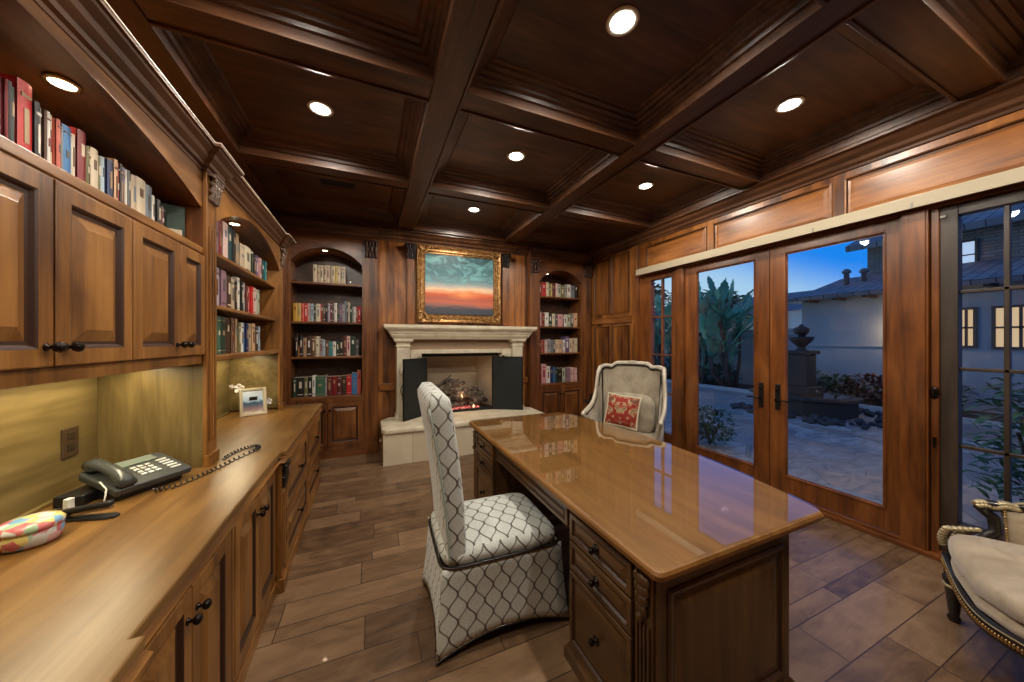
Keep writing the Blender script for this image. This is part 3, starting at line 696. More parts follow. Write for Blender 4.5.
# ------------------------------------------------------------------ books
CN = {'red': (.50, .02, .02), 'dark red': (.20, .012, .015), 'maroon': (.11, .022, .022), 'coral': (.58, .12, .08), 'pink': (.60, .30, .30), 'pale pink': (.66, .46, .42),
      'white': (.70, .68, .62), 'cream': (.62, .53, .38), 'beige': (.48, .38, .26), 'tan': (.36, .24, .13), 'mustard': (.50, .28, .03), 'yellow': (.6, .42, .08),
      'olive': (.16, .15, .06), 'green': (.05, .13, .08), 'dark green': (.018, .045, .03), 'pale green': (.40, .47, .36), 'teal': (.04, .22, .24), 'dark teal': (.015, .06, .07),
      'blue': (.04, .18, .42), 'navy': (.015, .03, .10), 'pale blue': (.38, .50, .58), 'grey': (.30, .30, .29), 'dark grey': (.09, .09, .09), 'black': (.014, .013, .014),
      'brown': (.13, .065, .035), 'dark brown': (.05, .026, .016), 'mauve': (.26, .15, .19), 'purple': (.13, .08, .2), 'lilac': (.42, .36, .45), 'slate': (.16, .20, .24),
      'orange': (.6, .2, .05), 'peach': (.62, .38, .22)}
CM = {k: plain('book_cover_'+k.replace(' ', '_'), v, .42) for k, v in CN.items()}
PAGES = plain('book_pages', (.62, .55, .42), .8)
def book_mesh(w, d, h, rnd, face='-y'):
    """hardback: cover boards, rounded spine, recessed page block, printed bands on the spine; local: spine towards -y, base z=0"""
    m = MB(); b = .0025; s = .004
    m.box(-w/2, -w/2+b, 0, d, 0, h).box(w/2-b, w/2, 0, d, 0, h)
    n = 5; arc = [(-w/2+w*i/n, -s*math.sin(PI*i/n)) for i in range(n+1)]
    poly = arc+[(w/2, .003), (-w/2, .003)]; m.prism(poly, 0, h)
    m.box(-w/2+b, w/2-b, .003, d-.004, .004, h-.004, mi=1)
    if w > .012:
        k = rnd.choice((0, 1, 2, 3)); zb = []
        if k == 0: zb = [(.62, .80)]
        elif k == 1: zb = [(.82, .86), (.30, .70)]
        elif k == 2: zb = [(.10, .14), (.45, .78)]
        else: zb = [(.08, .10), (.88, .90), (.5, .62)]
        for (q, r2) in zb:
            ww = w*(.7 if r2-q < .1 else .34)
            m.box(-ww/2, ww/2, -s-.0006, -s*.5, h*q, h*r2, mi=2)
    return m
ORD = ['first', 'second', 'third', 'fourth', 'fifth', 'sixth', 'seventh', 'eighth', 'ninth', 'tenth', 'eleventh', 'twelfth', 'thirteenth', 'fourteenth', 'fifteenth',
       'sixteenth', 'seventeenth', 'eighteenth', 'nineteenth', 'twentieth', 'twenty-first', 'twenty-second', 'twenty-third', 'twenty-fourth', 'twenty-fifth', 'twenty-sixth',
       'twenty-seventh', 'twenty-eighth', 'twenty-ninth', 'thirtieth', 'thirty-first', 'thirty-second', 'thirty-third', 'thirty-fourth']
BR = random.Random(11)
BANDS = ['white', 'cream', 'tan', 'black', 'pale blue', 'yellow']
def shelf_books(spec, a0, a1, plane, z, facing, hbase, shelfname, group, depth=.16, lean=None):
    """spec: [(colour, relative thickness, height factor)]"""
    tot = sum(s[1] for s in spec); a = a0
    for i, s in enumerate(spec):
        w = (a1-a0)*s[1]/tot; h = hbase*(s[2] if len(s) > 2 else 1)*BR.uniform(.985, 1.015); d = depth*BR.uniform(.9, 1.05)
        off = BR.uniform(0, .012)
        cov = CM[s[0]]; lum = sum(CN[s[0]])
        band = CM[BR.choice(['white', 'cream', 'tan']) if lum < .55 else BR.choice(['dark grey', 'brown', 'dark red', 'slate'])]
        m = book_mesh(max(w-.0012, .006), d, h, BR)
        size = ('slim ' if w < .019 else 'thick ' if w > .038 else '')
        o = obj('book', m, [cov, PAGES, band], None, keep=True)
        if facing == '-y': o.location = (a+w/2, plane+off, z)
        else: o.location = (plane-off, a+w/2, z); o.rotation_euler = (0, 0, PI/2)
        tag(o, '%s%s book, %s from left, %s' % (size, s[0], ORD[i], shelfname), 'book', group)
        a += w
def all_books():
    near = [('grey', 8), ('dark red', 8), ('black', 12), ('dark green', 20, .98), ('red', 46, 1.14), ('black', 19, .98), ('grey', 15, .95), ('brown', 10, .96), ('white', 15, .97), ('cream', 14, .95), ('coral', 15, .94),
            ('grey', 8, .9), ('blue', 38, .93), ('cream', 20, .9), ('dark red', 38, 1.03), ('olive', 13, .86), ('tan', 14, .85), ('cream', 38, .90), ('olive', 22, .86), ('pale blue', 20, .88),
            ('navy', 32, .88), ('peach', 22, .95), ('red', 17, .95), ('black', 16, .95), ('purple', 18, .94), ('white', 12, .94), ('dark grey', 18, .93), ('beige', 38, .92), ('cream', 66, .95),
            ('slate', 52, .94), ('white', 24, .8), ('black', 30, .76), ('maroon', 30, .66)]
    shelf_books(near, 1.39, 2.17, -.93, 2.056, '+x', .225, 'on the long near left shelf', 'books on the near left shelf')
    s1 = [('navy', 15), ('pale blue', 20), ('white', 15), ('mauve', 20), ('dark red', 15), ('pale pink', 30), ('dark teal', 30), ('black', 25), ('tan', 25), ('beige', 40, .78), ('cream', 50, .82), ('dark green', 10, .72),
          ('white', 12, .8), ('black', 23, .75), ('purple', 27, .78), ('pink', 13, .76), ('pale green', 15, .76), ('dark teal', 30, .74), ('teal', 18, .78)]
    shelf_books(s1, 2.50, 3.74, -.885, 2.089, '+x', .25, 'top shelf of the left wall bookshelf', 'books on the top shelf of the left wall bookshelf')
    s2 = [('white', 15), ('cream', 15), ('pink', 10), ('blue', 15), ('lilac', 25), ('mauve', 30, .97), ('dark brown', 28, .9), ('beige', 22, .9), ('black', 20, .85), ('white', 20, 1.0), ('black', 15, .92), ('grey', 15, .9),
          ('maroon', 20, .85), ('pink', 20, .86), ('red', 20, .9), ('pale pink', 25, .92), ('cream', 18, .88), ('pale green', 22, .92)]
    shelf_books(s2, 2.46, 3.55, -.885, 1.769, '+x', .25, 'middle shelf of the left wall bookshelf', 'books on the middle shelf of the left wall bookshelf')
    s3 = [('cream', 12), ('black', 13), ('olive', 15), ('dark green', 25), ('green', 20), ('dark green', 25), ('dark brown', 25), ('brown', 15), ('mauve', 15), ('tan', 15), ('olive', 18, .9), ('white', 18, .9),
          ('blue', 17, .92), ('navy', 23, .92), ('beige', 30, .9), ('peach', 30, .93), ('dark brown', 25, .82), ('pale blue', 17, .85)]
    shelf_books(s3, 2.46, 3.55, -.885, 1.466, '+x', .245, 'bottom shelf of the left wall bookshelf', 'books on the bottom shelf of the left wall bookshelf')
    g = [('cream', 10), ('beige', 9), ('cream', 10), ('beige', 9), ('cream', 9), ('tan', 6), ('cream', 9), ('yellow', 7), ('cream', 9), ('beige', 7), ('cream', 8)]
    B = 'of bookcase left of fireplace'; G = 'books in the bookcase left of the fireplace'
    shelf_books(g, -.69, -.31, 5.03, 2.326, '-y', .235, 'top shelf '+B, G)
    b2 = [('mustard', 37), ('yellow', 31), ('coral', 27), ('red', 35), ('pale pink', 15), ('grey', 13), ('pale blue', 22), ('dark green', 22), ('cream', 40), ('red', 13), ('brown', 15), ('dark brown', 15, 1.0), ('black', 25, .97),
          ('lilac', 20, 1.05), ('maroon', 25, 1.1), ('dark grey', 15, 1.0), ('white', 25, 1.1), ('dark green', 20, 1.05), ('purple', 30, 1.08), ('grey', 20, 1.04), ('slate', 20, 1.22), ('black', 13, 1.0), ('cream', 17, 1.16),
          ('dark green', 25, .95), ('grey', 15, .9), ('white', 20, .92), ('dark red', 20, .95), ('red', 30, .94)]
    shelf_books(b2, -.915, -.115, 5.03, 1.806, '-y', .235, 'second shelf '+B, G)
    b3 = [('black', 24, 1.15), ('orange', 10, .6), ('black', 30, 1.16), ('tan', 28, 1.05), ('dark brown', 40, 1.14), ('brown', 35, 1.14), ('cream', 30, 1.12), ('grey', 30, 1.0), ('pale blue', 20, .92), ('brown', 30, .9), ('teal', 35, .84),
          ('white', 27, .84), ('dark green', 30, .86), ('black', 35, 1.0), ('maroon', 30, 1.15), ('pale pink', 30, 1.16), ('dark green', 50, 1.14), ('dark grey', 30, .96)]
    shelf_books(b3, -.89, -.14, 5.03, 1.346, '-y', .235, 'third shelf '+B, G)
    b4 = [('dark green', 28), ('black', 62), ('olive', 28), ('black', 34), ('white', 26, 1.08), ('green', 78, 1.05), ('grey', 16, 1.08), ('maroon', 42), ('dark red', 42), ('maroon', 40), ('dark brown', 42), ('red', 46, 1.04), ('blue', 48, 1.14), ('coral', 34, 1.3)]
    shelf_books(b4, -.915, -.115, 5.03, .821, '-y', .25, 'bottom shelf '+B, G)
    B = 'of bookcase right of fireplace'; G = 'books in the bookcase right of the fireplace'
    r1 = [('dark red', 30), ('red', 50, 1.05), ('cream', 30, 1.1), ('olive', 25), ('yellow', 15), ('maroon', 40, 1.08), ('pale pink', 25, 1.05), ('pale green', 35), ('olive', 45, .95), ('grey', 30), ('white', 45, 1.06), ('slate', 45, 1.0), ('black', 35, 1.08)]
    shelf_books(r1, 2.67, 3.46, 5.03, 2.326, '-y', .225, 'top shelf '+B, G)
    r2 = [('pale pink', 30, 1.1), ('dark red', 35), ('white', 45, 1.08), ('dark green', 40, .98), ('cream', 35), ('dark grey', 30), ('pink', 60, .96), ('dark brown', 15), ('white', 35, .95), ('pale green', 45, .97), ('dark grey', 35), ('peach', 50, 1.1)]
    shelf_books(r2, 2.67, 3.46, 5.03, 1.806, '-y', .225, 'second shelf '+B, G)
    r3 = [('brown', 30, .9), ('coral', 20), ('dark red', 15), ('pale pink', 30), ('grey', 35, 1.05), ('slate', 30), ('dark grey', 30, .95), ('cream', 30), ('peach', 45), ('black', 10), ('white', 30, 1.02), ('purple', 50, 1.25), ('cream', 30, 1.1), ('beige', 35, 1.12), ('cream', 35, 1.12)]
    shelf_books(r3, 2.67, 3.46, 5.03, 1.346, '-y', .225, 'third shelf '+B, G)
    r4 = [('dark red', 30, 1.1), ('pink', 55, 1.3), ('white', 40, 1.15), ('navy', 35, 1.12), ('blue', 20, 1.1), ('dark teal', 30), ('black', 55), ('pale green', 35), ('mauve', 35, .98), ('mauve', 30, .98), ('pale pink', 30), ('pink', 25), ('pale pink', 30, .98)]
    shelf_books(r4, 2.67, 3.46, 5.03, .821, '-y', .25, 'bottom shelf '+B, G)
    # face-out book at the end of the near shelf
    t = thing('display_book', 'large dark green picture book standing face out, far end of near left shelf', 'book', (-.95, 2.24, 2.056))
    M = Matrix.Translation((-.96, 2.235, 2.15)) @ Matrix.Rotation(math.radians(-68), 4, 'Z')
    obj('cover', MB().obox(M, .012, .15, .19), CM['dark green'], t)
    obj('jacket_picture', MB().obox(M @ Matrix.Translation((.0065, 0, -.055)), .001, .13, .06), CM['cream'], t)
    obj('pages', MB().obox(M @ Matrix.Translation((-.009, 0, 0)), .006, .146, .184), PAGES, t)
    m = MB().lathe([(0, 0), (.022, 0), (.024, .008), (.010, .02), (.018, .035), (.02, .05), (.008, .066), (0, .07)], (-.25, 5.06, 2.325), 14)
    tag(obj('figurine', m, CHROME), 'tiny silver ornament beside the cream volumes on the top bookcase shelf', 'ornament')
all_books()

# ------------------------------------------------------------------ fireplace
def fireplace():
    t = thing('fireplace_mantel', 'carved cream stone fireplace surround with stepped mantel shelf', 'mantel', (1.3, 4.95, .46))
    def rects(levels, mi=0):
        m = MB(); m.loft([[(a, 5.05, z), (a, y, z), (b, y, z), (b, 5.05, z)] for z, a, b, y in levels]); return m
    lv = []
    for z, o in ((1.775, .0), (1.735, .0), (1.725, .012), (1.715, .016), (1.705, .04), (1.68, .062), (1.655, .072), (1.645, .085), (1.635, .085), (1.61, .10), (1.585, .125), (1.575, .13)):
        lv.append((z, .17+o, 2.45-o, 4.68+o*.95))
    obj('mantel_shelf', rects(lv), STONE, t)
    obj('frieze', MB().box(.515, 2.09, 4.93, 5.05, 1.37, 1.578), plain('tan_stone_frieze', (.36, .25, .145), .6), t)
    obj('lower_band', MB().box(.515, 2.09, 4.89, 4.935, 1.365, 1.425), STONE, t, bevel=.005)
    for (a, b) in ((.34, .515), (2.09, 2.265)):
        c = (a+b)/2
        m = MB().box(a, b, 4.83, 5.05, .46, 1.46).box(a-.015, b+.015, 4.815, 5.05, .46, .52)
        o = obj('pilaster_leg', m, STONE, t, bevel=.006)
        lv2 = [(1.46, a, b, 4.83), (1.47, a-.012, b+.012, 4.818), (1.485, a-.012, b+.012, 4.818), (1.49, a, b, 4.83), (1.52, a-.004, b+.004, 4.826), (1.545, a-.036, b+.036, 4.79), (1.56, a-.04, b+.04, 4.786), (1.578, a-.04, b+.04, 4.786)]
        cp = MB(); cp.loft([[(p, 5.05, z), (p, y, z), (q, y, z), (q, 5.05, z)] for z, p, q, y in lv2]); obj('capital', cp, STONE, o)
        r = MB()
        for z in (.78, 1.12): r.lathe([(0, 0), (.06, 0), (.055, .012), (.03, .02), (0, .022)], (c, 4.83, z), 14, M=Matrix.Rotation(PI/2, 4, 'X'))
        obj('rosette', r, STONE, o)
    for s, x in ((1, .53), (-1, 2.08)):
        a = x; b = x+s*.16
        m = MB().box(min(a, b), max(a, b), 4.92, 5.05, .46, 1.37)
        o = obj('inner_surround', m, STONE, t, bevel=.004)
        c = MB(); c.prism([(x, 1.37), (x+s*.15, 1.37), (x+s*.15, 1.33), (x+s*.10, 1.32), (x+s*.06, 1.285), (x+s*.05, 1.25), (x, 1.25)] if s > 0 else [(x, 1.25), (x+s*.05, 1.25), (x+s*.06, 1.285), (x+s*.10, 1.32), (x+s*.15, 1.33), (x+s*.15, 1.37), (x, 1.37)], 0, .05, M=Matrix.Translation((0, 4.93, 0)) @ Matrix.Rotation(PI/2, 4, 'X'))
        obj('corner_bracket', c, STONE, o)
    t = thing('fire_box', 'cream lined firebox with black lintel behind the open screen doors', 'firebox', (1.3, 5.1, .46))
    m = MB(); z0, z1 = .462, 1.36
    A, Bk = (.69, 1.89), (.88, 1.70); yf, yb = 5.02, 5.55
    liner = plain('firebox_liner', (.50, .41, .29), .8)
    m.add([(A[0], yf, z0), (Bk[0], yb, z0), (Bk[0], yb, z1), (A[0], yf, z1)], [(0, 1, 2, 3)]).add([(A[1], yf, z0), (Bk[1], yb, z0), (Bk[1], yb, z1), (A[1], yf, z1)], [(0, 1, 2, 3)])
    m.add([(Bk[0], yb, z0), (Bk[1], yb, z0), (Bk[1], yb, z1), (Bk[0], yb, z1)], [(0, 1, 2, 3)]).box(A[0]-.01, A[1]+.01, yf+.04, yb+.02, z1, z1+.02).box(A[0]-.01, A[1]+.01, yf, yb+.02, z0-.02, z0)
    obj('liner', m, liner, t)
    obj('lintel', MB().box(.69, 1.89, 4.99, 5.03, 1.315, 1.37), BLACK, t)
    obj('ember_tray', MB().box(.74, 1.84, 4.98, 5.40, .462, .485).box(.74, 1.84, 4.975, 4.985, .46, .50), BLACK, t, bevel=.004)
    FIREDOOR = plain('fire_door_steel', (.005, .009, .009), .7)
    # screen doors folded open
    for nm, a, b, hs in (('left', (.765, 4.97), (.41, 4.66), 1), ('right', (1.79, 4.97), (2.22, 4.72), -1)):
        d = thing('screen_door', 'black metal fire door folded open on the %s side of the firebox' % nm, 'fire door', ((a[0]+b[0])/2, (a[1]+b[1])/2, .46))
        v = Vector((b[0]-a[0], b[1]-a[1], 0)); L = v.length; ang = math.atan2(v.y, v.x)
        M = Matrix.Translation(((a[0]+b[0])/2, (a[1]+b[1])/2, .885)) @ Matrix.Rotation(ang, 4, 'Z')
        f = MB(); 
        f.obox(M, L, .012, .84)
        p = obj('panel', f, FIREDOOR, d, bevel=.003)
        f = MB().obox(M @ Matrix.Translation((0, 0, .41)), L, .024, .02).obox(M @ Matrix.Translation((0, 0, -.41)), L, .024, .02).obox(M @ Matrix.Translation((L/2-.01, 0, 0)), .02, .024, .84).obox(M @ Matrix.Translation((-L/2+.01, 0, 0)), .02, .024, .84)
        obj('rim', f, BLACK, d, bevel=.003)
        if nm == 'left':
            pts = [M @ Vector((L/2+.0+.045*math.sin(q*PI), 0, .02+.17*(q-.5)-.02)) for q in [i/10 for i in range(11)]]
            h = MB().tube(pts, .006, 6).ellip(pts[0], .012, .012, .012); obj('handle', h, BLACK, d)
    # logs and embers
    bark = plain('charred_log', (.06, .045, .035), .85)
    def bk():
        m, nt, b = new_mat('ceramic_log'); co = coords(nt); n = noise_n(nt, co, 14, 5, .65)
        nt.links.new(ramp(nt, n, [(.38, (.02, .017, .015)), (.52, (.09, .07, .055)), (.68, (.30, .25, .19))]), b.inputs['Base Color']); b.inputs['Roughness'].default_value = .9
        bump(nt, b, n, .8, .02); return m
    LG = bk()
    R = random.Random(3)
    specs = [((.92, 5.14, .55), (1.42, 5.10, .56), .045, 'front log lying level across the ember bed'), ((1.0, 5.26, .60), (1.66, 5.22, .64), .055, 'rear log lying across the grate'),
             ((.94, 5.20, .62), (1.30, 5.16, .76), .042, 'left log leaning up toward the middle of the fire'), ((1.62, 5.12, .56), (1.26, 5.22, .74), .045, 'right log leaning down to the ember bed'),
             ((1.08, 5.18, .74), (1.44, 5.22, .84), .038, 'topmost log of the fire'), ((1.30, 5.2, .70), (1.72, 5.16, .60), .042, 'log sloping to the right edge of the fire'),
             ((.86, 5.2, .58), (1.04, 5.12, .70), .036, 'short stub log at the left of the fire'), ((1.48, 5.08, .54), (1.74, 5.14, .60), .038, 'short front log at the right of the fire'),
             ((1.02, 5.24, .80), (1.30, 5.22, .88), .035, 'small log balanced high at the back of the fire'), ((1.40, 5.24, .74), (1.70, 5.20, .68), .045, 'thick knotted log on the right side of the pile'), ((1.12, 5.08, .62), (1.36, 5.06, .66), .040, 'short thick log above the middle of the embers'), ((1.10, 5.14, .68), (1.24, 5.2, .86), .034, 'thin log standing steeply near the left flame')]
    for a, b, r, lab in specs:
        a, b = [Vector((1.28+(q[0]-1.32)*1.15, q[1], .50+(q[2]-.50)*1.15)) for q in (a, b)]; r *= 1.25; n = 12; pts = []; rs = []
        for i in range(n+1):
            u = i/n; p = a.lerp(b, u)+Vector((0, R.uniform(-.01, .01), .018*math.sin(u*7+r*90)+R.uniform(-.006, .006))); pts.append(p); rs.append(r*(.85+.25*math.sin(u*9+r*50))*R.uniform(.9, 1.1)*(.7 if i in (0, n) else 1))
        m = MB().tube(pts, rs, 9)
        q = pts[7]; m.tube([q, q+Vector((.03, -.02, .05)), q+Vector((.05, -.03, .09))], [r*.5, r*.4, r*.3], 7)
        tag(obj('fire_log', m, LG), 'charred grey ' + lab, 'log', 'logs in the fireplace')
    e = MB()
    for k in range(260):
        e.ellip((R.uniform(.90, 1.62), R.uniform(5.0, 5.16), .49+R.uniform(0, .025)), R.uniform(.008, .02), R.uniform(.008, .016), R.uniform(.006, .014), seg=6, rg=4, mi=R.choice((0, 0, 1, 2)))
    o = obj('embers', e, [plain('ember_dull', (.25, .06, .05), .8, emit=(1, .12, .12), es=.35), plain('ember_hot', (.5, .1, .05), .8, emit=(1, .25, .2), es=1.1), plain('ember_ash', (.25, .2, .2), .9)])
    tag(o, 'glowing pink red embers spread under the logs', 'embers', kind='stuff')
    fm = plain('flame', (1, .6, .3), .5, emit=(1, .62, .34), es=2.2)
    for (x, y, z, h, lab) in ((1.03, 5.10, .60, .11, 'small orange flame at the left of the logs'), (1.33, 5.10, .64, .07, 'small orange flame in the middle of the logs'), (1.50, 5.02, .50, .06, 'small bright flame low at the right of the embers')):
        m = MB().lathe([(0, 0), (h*.22, h*.12), (h*.26, h*.3), (h*.16, h*.6), (h*.06, h*.85), (0, h)], (x, y, z), 10, sy=.5)
        tag(obj('flame', m, fm), lab, 'flame', 'flames of the fire')
    ld = bpy.data.lights.new('fire_glow', 'POINT'); ld.energy = LP['fire']; ld.color = (1, .55, .3); ld.shadow_soft_size = .1
    lo = bpy.data.objects.new('fire_glow', ld); COL.objects.link(lo); lo.location = (1.3, 5.05, .72)
    # hearth
    t = thing('hearth', 'raised cream stone hearth bench in front of the fireplace', 'hearth', (1.3, 4.7, 0))
    x0, x1, y0 = .15, 2.42, 4.36
    face = [(x0+.10, 5.05), (x0+.0, 4.86), (x0, y0), (x1, y0), (x1, 4.86), (x1-.1, 5.05)]
    m = MB().prism(face, 0, .39)
    def mt():
        m, nt, b = new_mat('hearth_tile'); uv = coords(nt, 'UV'); br = nt.nodes.new('ShaderNodeTexBrick'); br.offset = 0; br.squash = 1
        nt.links.new(uv, br.inputs['Vector']); br.inputs['Scale'].default_value = 1; br.inputs['Brick Width'].default_value = .40; br.inputs['Row Height'].default_value = .60; br.inputs['Mortar Size'].default_value = .003
        br.inputs['Color1'].default_value = (.66, .58, .43, 1); br.inputs['Color2'].default_value = (.74, .66, .50, 1); br.inputs['Mortar'].default_value = (.36, .29, .19, 1)
        n = noise_n(nt, coords(nt), 8, 5); nt.links.new(mix(nt, NM(nt, 'MULTIPLY', n, .4), br.outputs[0], (.50, .39, .25)), b.inputs['Base Color']); b.inputs['Roughness'].default_value = .55; return m
    obj('riser', m, mt(), t)
    sl = [(x0+.09, 5.05), (x0-.02, 4.88), (x0-.02, y0+.03), (x0+.02, y0-.03), (x1-.02, y0-.03), (x1+.02, y0+.03), (x1+.02, 4.88), (x1-.09, 5.05)]
    obj('slab', MB().prism(sl, .39, .46), STONE, t, bevel=.022, seg=4)
fireplace()

def painting():
    t = thing('framed_painting', 'sunset seascape painting in a wide carved gilt frame above the mantel', 'painting', (1.285, 5.0, 1.80))
    x0, x1, z0, z1 = .625, 1.945, 1.83, 2.975; y = 4.99
    P = [(0, -.05), (0, .012), (.012, .022), (.03, .012), (.045, .004), (.06, .014), (.085, .018), (.10, -.004), (.112, -.002), (.12, -.016), (.13, -.018)]
    m = MB().rings((x0, y, z0), (1, 0, 0), (0, 0, 1), x1-x0, z1-z0, (0, -1, 0), P, cap=False)
    m.add([(x0+.13, y+.018, z0+.13), (x1-.13, y+.018, z0+.13), (x1-.13, y+.018, z1-.13), (x0+.13, y+.018, z1-.13)], [(0, 1, 2, 3)])
    def gm():
        m, nt, b = new_mat('aged_gilt'); n = noise_n(nt, coords(nt), 30, 4, .6)
        nt.links.new(ramp(nt, n, [(.35, (.13, .05, .012)), (.5, (.33, .16, .045)), (.66, (.50, .32, .14))]), b.inputs['Base Color']); b.inputs['Metallic'].default_value = .55; b.inputs['Roughness'].default_value = .38
        bump(nt, b, n, .5, .006); return m
    G = gm(); f = obj('frame', m, G, t)
    for (cx, sx) in ((x0+.05, 1), (x1-.05, -1)):
        for (cz, sz) in ((z0+.05, 1), (z1-.05, -1)):
            c = MB()
            for k in range(7):
                a = k/6*PI/2; c.ellip((cx+sx*.10*math.cos(a), y-.02, cz+sz*.10*math.sin(a)), .022, .014, .022, seg=7, rg=4)
            c.ellip((cx, y-.024, cz), .035, .016, .035)
            for k in range(4):
                c.ellip((cx+sx*(.13+k*.045), y-.018, cz-sz*.015), .022, .01, .016-.002*k, seg=7, rg=4); c.ellip((cx-sx*.015, y-.018, cz+sz*(.13+k*.045)), .016-.002*k, .01, .022, seg=7, rg=4)
            obj('corner_ornament', c, G, f)
    def art():
        m, nt, b = new_mat('sunset_canvas'); co = coords(nt); sp = nt.nodes.new('ShaderNodeSeparateXYZ'); nt.links.new(co, sp.inputs[0])
        a0, a1 = z0+.13-1.80, z1-.13-1.80
        n1 = noise_n(nt, mapping(nt, co, (1.6, 1, 7)), 1.3, 5, .6, .8); n2 = noise_n(nt, mapping(nt, co, (2.2, 1, 4), rot=(0, .6, 0)), 1.4, 5, .6, 1.6)
        v = NM(nt, 'DIVIDE', NM(nt, 'SUBTRACT', sp.outputs[2], a0), a1-a0)
        vv = NM(nt, 'ADD', v, NM(nt, 'MULTIPLY', NM(nt, 'SUBTRACT', n1, .5), .16))
        c = ramp(nt, vv, [(.0, (.030, .042, .06)), (.10, (.05, .05, .07)), (.15, (.30, .12, .09)), (.20, (.55, .13, .06)), (.26, (.42, .10, .06)), (.32, (.62, .10, .035)), (.37, (.72, .22, .09)), (.42, (.80, .56, .34)),
                          (.48, (.42, .40, .38)), (.56, (.13, .24, .27)), (.72, (.05, .15, .18)), (1.0, (.02, .07, .085))])
        sky = ramp(nt, n2, [(.46, (0, 0, 0)), (.60, (.85, .85, .85))]); hi = NM(nt, 'GREATER_THAN', v, .5)
        sm = ramp(nt, v, [(.46, (0, 0, 0)), (.6, (1, 1, 1))])
        c = mix(nt, NM(nt, 'MULTIPLY', sky, sm), c, (.16, .40, .42))
        gx = NM(nt, 'ABSOLUTE', NM(nt, 'SUBTRACT', sp.outputs[0], .05)); gl = NM(nt, 'MULTIPLY', NM(nt, 'MAXIMUM', NM(nt, 'SUBTRACT', 1.0, NM(nt, 'MULTIPLY', gx, 3.5)), 0.0), ramp(nt, v, [(.24, (0, 0, 0)), (.34, (.6, .6, .6)), (.42, (0, 0, 0))]))
        c = mix(nt, gl, c, (.9, .40, .12))
        nt.links.new(c, b.inputs['Base Color']); b.inputs['Roughness'].default_value = .5; return m
    obj('canvas', MB().box(x0+.125, x1-.125, y+.004, y+.016, z0+.125, z1-.125), art(), t)
painting()

